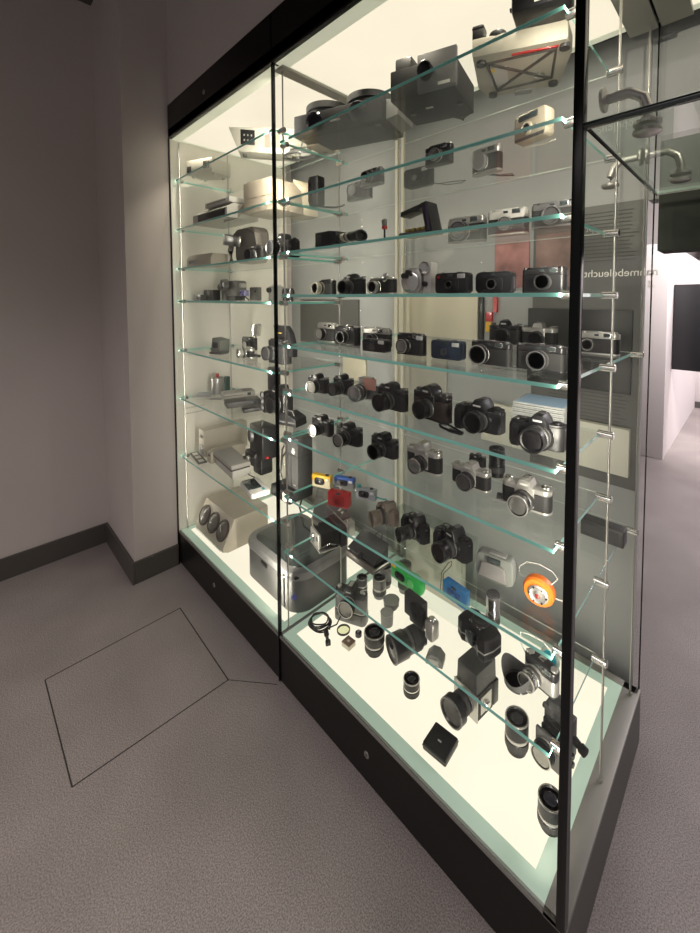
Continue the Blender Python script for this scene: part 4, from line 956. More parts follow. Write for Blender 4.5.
MB().lathe((-.012, -.0705, .05), (0, -1, 0), [(.0095, 0), (.005, .002), (0, .003)], 18).build('lens_glass', LEN, t)
MB().bc((.033, -.063, .06), (.016, .004, .018), .001).build('shutter_panel', BLKM, t)
for s in (-1, 1): MB().tube([(s * .062, .045, .01), (s * .058, -.01, .035), (s * .050, -.055, .02)], .0022, 6).build('strut', CHR, t)
MB().tube([(-.05, -.05, .08), (-.056, -.052, .125)], .003, 8).build('handle', TAN, t)
t = thing('movie_camera', 'small silver mechanism camera with wire frame under the red camera', 'camera', (-1.16, 1.17, z), -10)
MB().box(-.05, .03, -.03, .03, 0, .085, .005).build('body', GUN, t)
MB().box(.032, .075, -.02, .03, 0, .07, .004).build('side_block', SIL, t)
MB().tube([(-.08, -.06, .07), (-.075, -.05, .11), (.02, -.05, .11), (.03, -.06, .07)], .0018, 6).build('wire_frame', CHR, t)
MB().lathe((-.02, -.03, .055), (0, -1, 0), [(.018, 0), (.018, .02), (.012, .022), (0, .014)], 24).build('lens', CHR, t)
for x in (-.03, .0, .055): dial(t, x, 0, .085 if x < .03 else .07, .009, .008, CHR, 'knob')
t = thing('folding_instant_camera', 'dark grey folding instant camera with wedge-shaped raised hood', 'camera', (-1.01, 1.09, z), -3)
MB().box(-.095, .095, -.055, .055, .0, .020, .004).build('base', DGR, t)
MB().box(-.097, .097, -.058, -.045, .002, .036, .005).build('front_roll', mat('brown_grey_metal', (.16, .145, .125), .35, metal=.4), t)
MB().prism([(-.05, .02), (.05, .02), (.05, .095), (-.035, .052)], 'x', -.085, .085, .003).build('hood', BLK, t)
MB().prism([(-.047, .045), (.052, .098), (.052, .103), (-.05, .050)], 'x', -.09, .09, .001).build('lid', DGR, t)
MB().lathe((.0, -.04, .045), (0, -1, .1), [(.018, 0), (.016, .012), (.012, .014), (0, .008)], 24).build('lens', BLKM, t)
for s in (-1, 1): MB().box(s * .094 - .002, s * .094 + .002, -.045, .05, .015, .026, .001).build('chrome_edge', CHR, t)
MB().tube([(-.02, .055, .09), (-.01, .075, .11), (.02, .075, .11), (.03, .055, .09)], .002, 6).build('carry_loop', BLK, t)
t = thing('toy_camera', 'bright green wavy-bodied camera with small yellow corner', 'camera', (-.88, 1.085, z), -5)
MB().prism([(-.075, .002), (-.03, .0), (.02, .004), (.07, .0), (.078, .02), (.074, .045), (.04, .060), (.0, .052), (-.045, .060), (-.074, .055), (-.079, .03)], 'y', -.016, .016, .006).build('body', GRN, t)
MB().prism(rrect(.05, .028, .012, 4, -.025, .030), 'y', -.021, -.014, .002).build('lens_panel', BLK, t)
MB().lathe((-.035, -.020, .030), (0, -1, 0), [(.010, 0), (.009, .003), (0, .004)], 18).build('lens', LEN, t)
MB().lathe((.03, -.016, .030), (0, -1, 0), [(.015, 0), (.014, .003), (.010, .004), (0, .003)], 20).build('green_badge', mat('light_green', (.15, .62, .2), .4), t)
MB().bc((-.060, -.012, .055), (.020, .012, .010), .002).build('yellow_corner', YEL, t)
t = compact((-.71, 1.15, z), -6, 'translucent blue compact camera with looped black wrist cord', w=.115, h=.072, d=.032, m=BLU, front=mat('deep_blue_panel', (.01, .09, .30), .2, coat=.8), lr=.011, L=.006, flash=False, rim=BLU, r=.25, strap=[(-.057, .0, .02), (-.075, -.01, .004), (-.095, .02, .06), (-.08, .045, .10), (-.065, .05, .115), (-.06, .04, .10), (-.085, .02, .06), (-.07, -.0, .01)])
t = thing('folding_camera', 'dark folding camera opened out with a pale silver cylinder pack at its side', 'camera', (-.735, .985, z), -6)
MB().box(-.07, .015, -.012, .014, 0, .078, .004).build('body', DGR, t)
MB().box(-.025, .035, -.032, -.012, .012, .072, .004).build('front_standard', BLKM, t)
MB().box(-.01, .01, -.036, -.031, .03, .05, .002).build('lens_block', BLK, t)
MB().box(.045, .078, -.035, .0, -.0, .062, .008).build('silver_pack', SIL, t)
dial(t, .0615, -.018, .0618, .011, .008, CHR, 'pack_cap')
MB().tube([(.015, .0, .04), (.035, -.01, .045), (.05, -.015, .05)], .004, 8).build('link', GUN, t)
# wavy black slr seen from above and its chrome lens
t = thing('streamlined_slr', 'large black wavy-topped slr body with chrome edge line and viewing window', 'camera', (-.605, 1.03, z), -16)
wv = [(-.082, -.01), (-.075, -.045), (-.045, -.055), (-.015, -.040), (.02, -.038), (.05, -.058), (.078, -.052), (.084, -.01), (.080, .035), (.05, .045), (.0, .040), (-.05, .046), (-.080, .030)]
MB().prism(wv, 'z', .004, .095, .012).build('body', BLK, t)
MB().prism([(x * 1.012, y * 1.02) for x, y in wv], 'z', .040, .046, .001).build('chrome_line', SIL, t)
MB().lathe((.0, .005, .094), (0, 0, 1), [(.036, 0), (.034, .008), (.026, .012), (.022, .010), (0, .010)], 30).build('top_dial', BLKM, t)
MB().box(-.02, .02, -.058, -.036, .03, .078, .004).build('front_window', DISP, t)
for k in range(6): MB().bc((-.028 + .011 * k, -.026, .096), (.003, .003, .002)).build('white_mark', WHT, t)
loose_lens((-.555, 1.11, z), 'tall polished chrome lens with black cap standing behind the wavy slr', r=.024, h=.125, m=CHR, ring=CHR, top='cap')
# hood, small camera, disc
t = thing('lens_hood', 'dark petal-shaped lens hood lying open beside the chrome-lens compact', 'lens hood', (-.46, 1.03, z), 0)
b = MB(); n = 40; vs = []
for i in range(n):
    a = 2 * math.pi * i / n; hh = .040 + .016 * math.cos(2 * a)
    vs.append((a, hh))
bm = b.bm; R0, R1 = .036, .046
ring = [[bm.verts.new((r * math.cos(a), r * math.sin(a), zz)) for a, zz in [(v[0], (0 if lvl == 0 else v[1])) for v in vs]] for r, lvl in ((R0, 0), (R1, 1), (R1 - .002, 1), (R0 - .002, 0))]
for q in range(4):
    A, B = ring[q], ring[(q + 1) % 4]
    for i in range(n): bm.faces.new((A[i], A[(i + 1) % n], B[(i + 1) % n], B[i]))
bmesh.ops.recalc_face_normals(bm, faces=bm.faces)
b.build('petal_shell', DGR, t)
MB().lathe((0, 0, 0), (0, 0, 1), [(.0365, 0), (.0375, .001), (.0375, .006), (.0345, .006), (.0345, 0)], 36).build('mount_ring', BLKM, t)
t = rangefinder((-.385, 1.03, z), -10, 'small black and silver camera with wide chrome-barrelled lens and white looped strap', w=.10, h=.082, lr=.026, L=.045, top=BLKM, cover=SIL, rim=SIL, lensbody=CHR, lx=-.012, tall=.6)
MB().tube([(-.05, 0, .055), (-.075, .01, .07), (-.085, .02, .095), (-.06, .03, .100), (-.02, .035, .104), (.01, .03, .098), (.02, .02, .085)], .002, 6).build('strap', WHT, t)
t = thing('round_badge', 'teal-faced round cap standing behind the chrome-barrelled compact', 'lens cap', (-.385, 1.105, z), -10)
MB().lathe((0, 0, .034), (0, -1, .35), [(.031, 0), (.032, .003), (.030, .006), (.027, .005), (0, .005)], 32).build('cap', mat('pale_green_cap', (.50, .60, .52), .4), t)
MB().lathe((0, -.006, .035), (0, -1, .35), [(.022, 0), (.0215, .001), (0, .001)], 28).build('teal_label', mat('teal_print', (.02, .40, .48), .4), t)

# ---- floor of the case, right bay
z = ZB + .0005
slr((-1.20, 1.15, z), 22, 'black and silver slr with motor drive standing on the lit floor by the coiled cord', w=.165, h=.165, d=.055, lr=.038, L=.04, motor=.05, ring=SIL, rim=SIL, top=BLKM, cover=GUN, base=SIL)
t = thing('coiled_cord', 'black coiled cable with a plug end lying at the left front of the lit floor', 'cable', (-1.335, 1.02, z), 0)
for k in range(5):
    MB().tube([((.052 - .004 * k) * math.cos(a) + .003 * math.sin(3 * k), (.046 - .003 * k) * math.sin(a), .004 + .004 * k + .003 * math.sin(3 * a + k)) for a in [i * 2 * math.pi / 26 for i in range(26)]], .0030, 6, closed=True).build('cord_loop', BLK, t)
MB().tube([(.05, 0, .006), (.075, .03, .02), (.085, .06, .07), (.088, .07, .10)], .0028, 6).build('cord_end', BLK, t)
t = thing('release_plug', 'dark cable release plug lying in front of the coiled cable', 'plug', (-1.215, .965, z), -30)
MB().cyl((-.035, 0, .012), (1, 0, 0), .011, .028, seg=16, b=.002).build('head', BLKM, t)
MB().cyl((-.008, 0, .010), (1, 0, 0), .007, .03, seg=12).build('shaft', DGR, t)
MB().box(.02, .038, -.011, .011, .0, .018, .003).build('thumb_rest', BLKM, t)
MB().tube([(-.035, 0, .012), (-.05, .008, .006), (-.045, .022, .004)], .003, 6).build('cord_end', BLK, t)
t = thing('filter_ring', 'thin round glass filter with dark rim lying flat', 'filter', (-1.205, 1.075, z), 0)
MB().lathe((0, 0, 0), (0, 0, 1), [(.030, 0), (.030, .007), (.026, .007), (.026, 0), (.030, 0)], 32).build('rim', BLKM, t)
MB().lathe((0, 0, .002), (0, 0, 1), [(.0262, 0), (.0262, .001)], 32).build('filter_glass', glass_mat('filter_glass', (.90, .92, .78)), t)
t = thing('small_box', 'small brown-topped cream box lying in front of the round filter', 'box', (-1.155, 1.03, z), 3)
MB().box(-.022, .022, -.02, .02, 0, .022, .001).build('carton', CRM, t)
MB().box(-.0225, .0225, -.0205, .0205, .020, .0232, .0008).build('lid', BRN2, t)
MB().bc((0, 0, .0235), (.012, .010, .001)).build('lid_mark', CRM, t)
t = thing('film_spool', 'small dark round spool between the filter and the big upright lens', 'spool', (-1.135, 1.095, z), 0)
MB().cyl((0, 0, 0), (0, 0, 1), .014, .018, seg=20, b=.002).build('spool', DGR, t)
MB().cyl((0, 0, .018), (0, 0, 1), .006, .006, seg=14).build('stub', SIL, t)
loose_lens((-1.055, 1.09, z), 'wide black lens with silver waist standing on the lit floor right of the small box', r=.042, h=.105, m=BLK, ring=SIL, flare=1.1, base_r=.8)
cup((-1.07, 1.235, z), 'tall grey metal cup-shaped hood behind the wide silver-waisted lens', .032, .062, MGR, .030, group=None)
cup((-1.11, 1.32, z), 'shallow dark flared hood standing behind the tall grey one', .040, .040, DGR, .030)
loose_lens((-1.22, 1.30, z), 'black and silver lens standing behind the motor-drive slr', r=.030, h=.085, m=BLK, ring=SIL, rim=SIL)
loose_lens((-1.14, 1.36, z), 'short lens with broad silver base right of the one behind the motor-drive slr', r=.033, h=.10, m=GUN, ring=SIL)
loose_lens((-1.09, 1.42, z), 'black-capped grey lens standing at the back of the lit floor, behind the flared hood', r=.030, h=.11, m=MGR, ring=MGR, top='cap')
loose_lens((-1.06, 1.45, z), 'grey-green cylinder lens with dark cap standing right behind the green camera', r=.030, h=.12, m=MGR, ring=MGR, top='cap')
loose_lens((-.915, 1.185, z), 'large grey zoom lens lying on its side, front towards the glass', r=.050, h=.165, m=BLKM, ring=GUN, flare=1.12, tilt=(-.35, -1, -.05), rz=0)
loose_lens((-.842, 1.065, z), 'small silver-banded lens standing alone near the front of the lit floor', r=.032, h=.058, m=BLK, ring=CHR, rim=SIL, base_r=1.0)
t = thing('prism_finder', 'small faceted grey viewfinder prism lying on the lit floor', 'viewfinder', (-.835, 1.215, z), 20)
MB().prism([(-.035, 0), (.035, 0), (.035, .022), (.014, .045), (-.014, .045), (-.035, .022)], 'y', -.025, .028, .003).build('prism_housing', MGR, t)
MB().bc((0, -.0265, .020), (.04, .004, .022), .001).build('eyepiece', LGR, t)
# medium-format camera with bellows hood
t = thing('medium_format_camera', 'black cube-bodied medium-format camera with broad ringed lens hood', 'camera', (-.675, 1.20, z), -8)
MB().box(-.055, .055, -.05, .05, 0, .105, .004).build('body', LEA, t)
MB().box(-.056, .056, .05, .085, .002, .10, .005).build('film_back', BLKM, t)
MB().prism([(-.05, .103), (.05, .103), (.046, .185), (-.046, .185)], 'y', -.045, .075, .004).build('viewing_hood', DGR, t)
MB().box(-.057, .057, -.052, -.046, -.0, .106, .001).build('front_frame', SIL, t)
lens(t, 0, -.05, .055, .040, .085, flare=1.30, body=BLKM, rim=GUN)
dial(t, .057, 0, .05, .016, .014, CHR, 'wind_crank', (1, 0, 0))
MB().box(.0555, .0575, -.03, .035, .02, .09, .0005).build('side_plate', SIL, t)
t = thing('flat_case', 'flat black square case with rounded corners lying near the front glass', 'case', (-.675, .99, z), 4)
MB().box(-.042, .042, -.040, .040, 0, .026, .005).build('case_body', BLK, t)
MB().box(-.0425, .0425, -.0405, .0405, .014, .0155).build('lid_line', GUN, t)
MB().bc((.0, -.005, .0262), (.012, .005, .001)).build('gold_mark', mat('pale_engraving'), t)
loose_lens((-.50, 1.155, z), 'black lens with two silver rings standing left of the bellows camera', r=.034, h=.10, m=BLK, ring=SIL, rim=SIL)
loose_lens((-.355, 1.035, z), 'black wide lens with silver collar standing nearest the front corner', r=.034, h=.085, m=BLK, ring=SIL, rim=CHR)
t = thing('bellows_camera', 'black technical camera with bellows, knobs and red-coated lens beside the corner', 'camera', (-.385, 1.24, z), -6)
MB().box(-.045, .045, -.03, .05, .0, .012, .003).build('bed', BLKM, t)
MB().box(-.052, .050, .01, .05, .010, .150, .005).build('rear_standard', DGR, t)
bl = MB()
for k in range(6):
    w2 = .044 - .002 * k + (.003 if k % 2 else 0); bl.box(-w2, w2, .01 - .010 * (k + 1), .01 - .010 * k - .001, .07 - w2, .07 + w2, .003)
bl.build('bellows', LEA, t)
MB().box(-.045, .045, -.062, -.050, .012, .120, .003).build('front_standard', GUN, t)
lens(t, -.006, -.062, .066, .036, .038, glass=LENR, rim=CHR, ring=SIL, body=BLKM)
MB().lathe((.052, .02, .09), (1, -.3, 0), [(.014, 0), (.012, .025), (.016, .028), (.016, .045), (.010, .046)], 20).build('eyepiece', BLKM, t)
for zz in (.03, .06): dial(t, .050, -.01, zz, .010, .016, BLKM, 'focus_knob', (1, 0, 0))
dial(t, -.052, .03, .12, .010, .012, BLKM, 'release_knob', (-1, 0, 0))
MB().box(-.03, .035, .0, .05, .150, .185, .006).build('top_finder', DGR, t)
# acrylic riser with cream front
t = thing('acrylic_riser', 'clear acrylic box with a cream front panel standing at the back of the lit floor', 'display riser', (-1.0, 1.49, z), 0)
for b4 in ((-.20, .20, -.06, -.056, 0, .34), (-.20, .20, .056, .06, 0, .34), (-.20, -.196, -.056, .056, 0, .34), (.196, .20, -.056, .056, 0, .34), (-.20, .20, -.06, .06, .34, .344)):
    MB().box(*b4).build('wall_pane', CLEAR, t, smooth=False)
MB().box(-.15, .165, .02, .026, 0.001, .31).build('cream_panel', CRM, t, smooth=False)

# ================================================================ LEFT BAY
# ---- shelf 1
z = Z('L', 1)
t = thing('small_projector', 'small beige led projector with slotted vents on the topmost left shelf', 'projector', (-2.26, 1.08, z), 24)
MB().prism([(-.11, -.06), (.09, -.075), (.105, .06), (.02, .085), (-.10, .06)], 'z', .012, .095, .008).build('housing', mat('warm_white_plastic', (.58, .56, .48), .45), t)
for k in range(6): MB().bc((.03 + .011 * k, -.0722, .055), (.006, .003, .040)).build('vent_slot', DGR, t)
MB().bc((-.085, -.063, .042), (.03, .004, .035), .001).build('lens_window', DGR, t)
for x, y in ((-.08, -.04), (.08, -.05), (.06, .05), (-.07, .04)): MB().cyl((x, y, 0), (0, 0, 1), .008, .013, seg=14).build('foot', SIL, t)
t = thing('beige_projector', 'large beige projector with black square label and colour patches on its side', 'projector', (-1.70, 1.05, z), 55)
MB().prism([(-.16, .012), (.17, .012), (.20, .135), (-.21, .115)], 'y', -.10, .02, .004).build('housing', mat('warm_white_plastic'), t)
MB().bc((-.11, -.101, .075), (.075, .003, .065)).build('black_label', BLK, t)
for k in range(6): MB().bc((-.128 + .019 * (k % 3), -.103, .062 + .022 * (k // 3)), (.007, .002, .008)).build('label_symbol', LGR, t)
MB().bc((-.005, -.101, .072), (.030, .003, .070)).build('red_patches', mat('faded_red_print', (.42, .30, .24), .6), t)
MB().bc((.045, -.101, .072), (.030, .003, .070)).build('green_patches', mat('faded_green_print', (.36, .37, .27), .6), t)
for x in (-.13, .14): MB().cyl((x, -.06, 0), (0, 0, 1), .012, .013, seg=16).build('foot', DGR, t)
t = thing('clip_lamp', 'chrome clip with coiled grey cable beside the bay joint on the topmost left shelf', 'clip', (-1.53, 1.135, z), 20)
for k in range(3): MB().tube([(.05 * math.cos(a) * (1 - .12 * k), .03 * math.sin(a) + .006 * k, .005 + .005 * k) for a in [i * 2 * math.pi / 20 for i in range(20)]], .003, 6, closed=True).build('cable_loop', GUN, t)
MB().box(-.03, .04, -.01, .012, .016, .028, .003).build('clip', CHR, t)
# ---- shelf 2
z = Z('L', 2)
t = thing('flatbed_device', 'low grey console with sloping control panel of small keys on top', 'device', (-1.90, 1.05, z), 2)
MB().prism([(-.10, .0), (.10, .0), (.10, .085), (-.06, .085), (-.10, .055)], 'x', -.24, .20, .004).build('housing', mat('warm_grey_plastic', (.34, .33, .30), .5), t)
MB().box(-.10, .20, -.085, .04, .086, .118, .005).build('control_panel', LGR, t)
for k in range(9): MB().bc((-.06 + .026 * k, -.087, .104), (.014, .004, .007), .001).build('key', DGR, t)
MB().box(-.16, .18, -.103, -.099, .012, .05).build('paper_slot', BLK, t)
t = thing('camera_bag', 'tan canvas bag with tapered sides and hanging shoulder strap on the second left shelf', 'bag', (-1.555, 1.06, z), 8)
MB().prism([(-.11, 0), (.11, 0), (.095, .10), (.06, .135), (-.085, .135), (-.11, .10)], 'y', -.08, .08, .012).build('bag_body', TAN, t)
MB().box(-.10, .09, -.085, -.078, .06, .125, .003).build('flap', TAN, t)
MB().tube([(-.11, .0, .10), (-.16, -.03, .05), (-.20, -.05, .012), (-.30, -.05, .006), (-.34, -.02, .006)], .010, 8, flat=(.25, 1.4)).build('strap', mat('dark_tan_webbing', (.22, .20, .17), .8), t)
t = thing('cardboard_wedge', 'pale tan folded carton leaning beyond the bay joint on the second left shelf', 'box', (-1.505, 1.18, z), 0)
MB().prism([(-.05, 0), (.045, 0), (.03, .10), (-.02, .135)], 'y', -.03, .04, .003).build('carton', mat('pale_tan_card', (.46, .40, .29), .8), t)
# ---- shelf 3
z = Z('L', 3)
t = thing('light_meter', 'beige ribbed desk unit with angled front dial on the third left shelf', 'device', (-2.16, 1.0, z), 6)
MB().prism([(-.06, 0), (.06, 0), (.06, .08), (-.045, .08), (-.06, .05)], 'x', -.12, .18, .004).build('housing', BEI, t)
for k in range(5): MB().bc((-.085 + .022 * k, -.058, .030), (.012, .010, .024), .001).build('front_rib', MGR, t)
t = thing('movie_camera', 'dark rounded camera with grey zoom lens and strap hoop over it, third left shelf', 'camera', (-1.72, 1.12, z), 0)
MB().prism(rrect(.22, .19, .05, 6, .02, .095), 'y', -.03, .05, .008).build('case_body', mat('taupe_leather', (.075, .068, .058), .55), t)
MB().tube([(-.15, -.02, .01), (-.165, -.02, .08), (-.13, -.02, .15), (-.05, -.02, .185), (.06, -.02, .185), (.13, -.02, .15), (.15, -.02, .08)], .010, 8, flat=(1.6, .3)).build('strap', mat('taupe_strap', (.12, .11, .095), .6), t)
lens(t, -.03, -.03, .12, .030, .085, body=GUN, ring=SIL, rim=SIL, ax=(-.45, -1, .1), name='zoom_lens')
t = slr((-1.72, 1.02, z), 6, 'dark slr in front of the strapped case on the third left shelf', w=.14, h=.085, lr=.03, L=.04)
af_slr((-1.525, 1.0, z), 4, 'tall black slr with large black lens right at the bay joint, third left shelf', w=.16, h=.135, d=.06, lr=.04, L=.09, lx=-.03)
# ---- shelf 4
z = Z('L', 4)
G = 'small cameras on the fourth left shelf'
compact((-2.275, 1.0, z), 10, 'tiny grey cube-like camera, farthest left on the fourth left shelf', w=.09, h=.042, d=.05, m=DGR, lr=.010, group=G)
t = thing('box_camera', 'dark squat box camera with round front plate on the fourth left shelf', 'camera', (-2.10, 1.03, z), 10, G)
MB().box(-.075, .075, -.04, .04, 0, .075, .008).build('body', LEA, t)
MB().lathe((0, -.04, .036), (0, -1, 0), [(.030, 0), (.028, .006), (.012, .008), (0, .008)], 28).build('front_plate', DGR, t)
MB().bc((.0, -.042, .066), (.02, .003, .008)).build('viewfinder_window', DISP, t)
t = thing('movie_camera', 'grey home movie camera with large round lens and pistol body, tallest on its shelf', 'camera', (-1.92, 1.03, z), 8, G)
MB().prism(rrect(.13, .095, .018, 4, .02, .075), 'y', -.035, .035, .006).build('body', mat('warm_dark_grey', (.12, .12, .11), .4), t)
MB().box(-.035, .06, -.03, .03, 0, .05, .004).build('grip', DGR, t)
MB().lathe((-.02, -.035, .098), (-.2, -1, 0), [(.034, 0), (.036, .01), (.034, .035), (.028, .035), (.024, .028), (0, .028)], 30).build('lens', GUN, t)
MB().lathe((-.028, -.063, .098), (-.2, -1, 0), [(.024, 0), (.014, .004), (0, .005)], 20).build('lens_glass', LEN, t)
MB().cyl((-.085, -.02, .085), (0, -1, 0), .022, .03, seg=24, b=.003).build('eyepiece', BLKM, t)
MB().box(-.095, -.06, -.03, .02, 0, .065, .004).build('side_block', MGR, t)
MB().box(.06, .105, -.02, .02, .08, .105, .005).build('rear_eyecup', LGR, t)
t = thing('mini_camera', 'tiny camera with violet lens on a small tripod stand', 'camera', (-1.785, .98, z), 0, G)
MB().box(-.028, .028, -.015, .015, .028, .062, .004).build('body', mat('violet_grey', (.12, .12, .22), .4), t)
MB().lathe((0, -.015, .045), (0, -1, 0), [(.011, 0), (.010, .008), (0, .006)], 18).build('lens', mat('violet_glass', (.06, .04, .20), .1, coat=1.), t)
for a in (90, 210, 330): MB().tube([(0, 0, .03), (.03 * math.cos(math.radians(a)), .03 * math.sin(math.radians(a)), .003)], .0035, 6).build('leg', BLK, t)
t = thing('cigarette_case_camera', 'flat upright brown-grey case between the violet lens and the bay joint', 'case', (-1.69, 1.02, z), 10, G)
MB().box(-.045, .045, -.014, .014, 0, .088, .005).build('case_body', mat('warm_dark_grey'), t)
MB().cyl((.015, -.014, .060), (0, -1, 0), .006, .002, seg=14).build('lens', LEN, t)
MB().box(-.045, .045, -.0145, .0145, .070, .0715).build('lid_line', BLK, t)
t = thing('movie_camera', 'upright silver movie camera with small round lens at the bay joint', 'camera', (-1.555, 1.0, z), 8, G)
MB().box(-.04, .05, -.03, .03, 0, .095, .006).build('body', MGR, t)
MB().cyl((-.02, -.03, .070), (0, -1, 0), .017, .02, seg=24, b=.002).build('lens', BLKM, t)
MB().cyl((.02, -.03, .030), (0, -1, 0), .008, .006, seg=18).build('dial', CHR, t)
MB().box(-.02, .04, -.02, .02, .095, .105, .003).build('top_plate', SIL, t)
t = thing('twin_eyepiece', 'small dark knob pair standing right of the upright silver movie camera', 'eyepiece', (-1.475, 1.03, z), 0, G)
for x in (-.018, .018): MB().lathe((x, 0, .0), (0, 0, 1), [(.014, 0), (.012, .02), (.018, .035), (.014, .055), (.0, .058)], 20).build('barrel', BLKM, t)
MB().box(-.02, .02, -.008, .008, .02, .034, .003).build('bridge', GUN, t)
# ---- shelf 5
z = Z('L', 5)
t = thing('mini_camera', 'small dark slanted camera with wire ends, alone at the left of the fifth left shelf', 'camera', (-2.20, 1.05, z), 20)
MB().prism([(-.028, .008), (.026, 0), (.03, .062), (-.018, .072)], 'y', -.03, .03, .006).build('body', mat('greenish_grey', (.17, .18, .16), .45), t)
MB().bc((.004, -.031, .04), (.028, .004, .026), .002).build('front_plate', DGR, t)
MB().box(-.02, .05, -.045, .0, 0, .010, .003).build('stand', GUN, t)
MB().tube([(-.026, 0, .025), (-.06, .02, .02), (-.09, .03, .01)], .003, 6).build('wire', GUN, t)
t = rangefinder((-1.815, 1.12, z), 8, 'black square camera with raised chrome flash reflector above it', w=.13, h=.085, top=BLKM, rim=SIL, ring=GUN, lr=.022)
MB().box(.045, .058, .0, .012, .078, .10, .002).build('flash_arm', CHR, t)
MB().prism([(.035, .095), (.085, .095), (.105, .165), (.09, .175), (.035, .165)], 'y', -.015, .02, .004).build('flash_reflector', mat('mirror_silver', (.75, .74, .70), .15, metal=.9), t)
t = rangefinder((-1.80, .975, z), -14, 'chrome-lensed small camera in front of the square one with the flash', w=.10, h=.055, top=SIL, rim=CHR, ring=CHR, lr=.026, L=.045, lx=-.02, lensbody=SIL, window=False)
MB().tube([(.04, 0, .02), (.09, .01, .02), (.14, .015, .022)], .008, 10).build('handle_rod', BLKM, t)
t = rangefinder((-1.555, 1.01, z), 4, 'large black press camera with round lens and curved flash fan behind', w=.16, h=.135, d=.06, top=BLKM, rim=GUN, ring=GUN, lr=.038, L=.045, lx=-.035, cold=False)
MB().prism([(-.03, .13), (-.06, .205), (.05, .205), (.085, .17), (.11, .10), (.11, .04), (.08, .04), (.07, .13)], 'y', .0, .035, .003).build('flash_fan', BLK, t)
MB().bc((.0, -.002, .165), (.03, .003, .008)).build('fan_mark', GLD, t)
# ---- shelf 6
z = Z('L', 6)
t = thing('card_reader', 'flat silver-grey hinged gadget at the left end of the sixth left shelf', 'device', (-2.36, 1.06, z), 50)
MB().box(-.085, .085, -.05, .05, 0, .012, .004).build('base', LGR, t)
MB().box(-.05, .085, -.045, .05, .013, .028, .005).build('lid', mat('blue_grey_plastic', (.33, .34, .36), .35), t)
t = thing('steel_flask', 'upright silver flask with red cap on the sixth left shelf', 'flask', (-2.14, 1.06, z), 0)
MB().lathe((0, 0, 0), (0, 0, 1), [(.048, 0), (.050, .003), (.050, .125), (.047, .130), (0, .130)], 28, sx=.8).build('body', mat('pewter', (.36, .36, .35), .35, metal=.6), t)
MB().box(-.018, .010, -.01, .01, .130, .162, .003).build('red_cap', mat('dark_red_cap', (.32, .05, .04), .4), t)
t = thing('slide_viewer', 'upright dark green slab behind the silver flask', 'viewer', (-2.045, 1.13, z), 10)
MB().box(-.022, .022, -.02, .02, 0, .125, .004).build('case_body', mat('dark_green_plastic', (.04, .09, .075), .4), t)
MB().bc((0, -.021, .09), (.028, .003, .04), .001).build('panel', DGR, t)
t = thing('booklet', 'small cream booklet with printed cover lying in front of the silver flask', 'booklet', (-2.25, .985, z), 42)
MB().box(-.095, .075, -.028, .035, 0, .006, .001).build('pages', mat('paper_white', (.62, .60, .54), .7), t)
MB().box(-.06, .03, -.02, .02, .006, .0066).build('cover_print', MGR, t)
def flat_camera(loc, rz, label, w, d, h, m, group=None):
    t = thing('pocket_camera', label, 'camera', loc, rz, group)
    MB().box(-w / 2, w / 2, -d / 2, d / 2, 0, h, .006).build('body', m, t)
    MB().box(-w * .48, w * .1, -d / 2 - .001, d / 2 + .001, h * .45, h * .53).build('slide_line', BLK, t)
    MB().box(w * .12, w * .40, -d * .3, d * .3, h, h + .003, .001).build('button_plate', GUN, t)
    MB().bc((w * .3, -d / 2 - .001, h * .55), (.022, .003, h * .5), .001).build('lens_window', DISP, t)
    return t
G = 'flat pocket cameras on the sixth left shelf'
flat_camera((-2.25, 1.10, z), 74, 'flat grey pocket camera with open silver edge, behind two others', .20, .11, .034, mat('warm_grey_plastic'), G)
flat_camera((-2.06, 1.03, z), 74, 'long flat grey-black pocket camera in the middle of three', .20, .11, .034, DGR, G)
flat_camera((-1.90, 1.0, z), 72, 'short flat black pocket camera, foremost of three', .13, .075, .024, BLK, G)
t = thing('folding_tripod', 'small silver folded table tripod lying behind the flat cameras', 'tripod', (-2.2, 1.10, z), 60)
for k in range(3): MB().tube([(-.11, .01 * k, .006), (.09, .012 * k - .01, .014 + .01 * k)], .006, 8).build('leg', SIL, t)
MB().cyl((.09, 0, .012), (1, 0, .2), .014, .03, seg=16, b=.002).build('head', GUN, t)
t = af_slr((-1.60, 1.06, z), 4, 'large black camera with tall flash, beside the bay joint on the sixth left shelf', w=.17, h=.155, d=.07, lr=.042, L=.05, lx=.02)
MB().box(-.085, -.025, -.025, .025, .118, .245, .006).build('flash_unit', BLK, t)
MB().box(-.082, -.028, -.027, -.024, .20, .238, .001).build('flash_window', DGR, t)
for k in range(3): MB().lathe((-.07 - .0 * k, -.066, .03 + .035 * k), (-.4, -1, 0), [(.018, 0), (.018, .012), (.014, .014), (0, .012)], 20).build('control_knob', GUN, t)
t = thing('instant_camera', 'black folded instant camera with carrying loop, lying right of the bay joint', 'camera', (-1.515, .985, z), 16)
MB().prism([(-.075, 0), (.075, 0), (.07, .045), (.0, .075), (-.07, .06)], 'y', -.05, .055, .005).build('body', BLK, t)
MB().box(-.074, .07, -.052, -.047, .02, .028).build('slot', GUN, t)
MB().tube([(-.03, -.02, .07), (-.02, -.02, .09), (.025, -.02, .085), (.04, -.02, .058)], .003, 6).build('carry_loop', DGR, t)
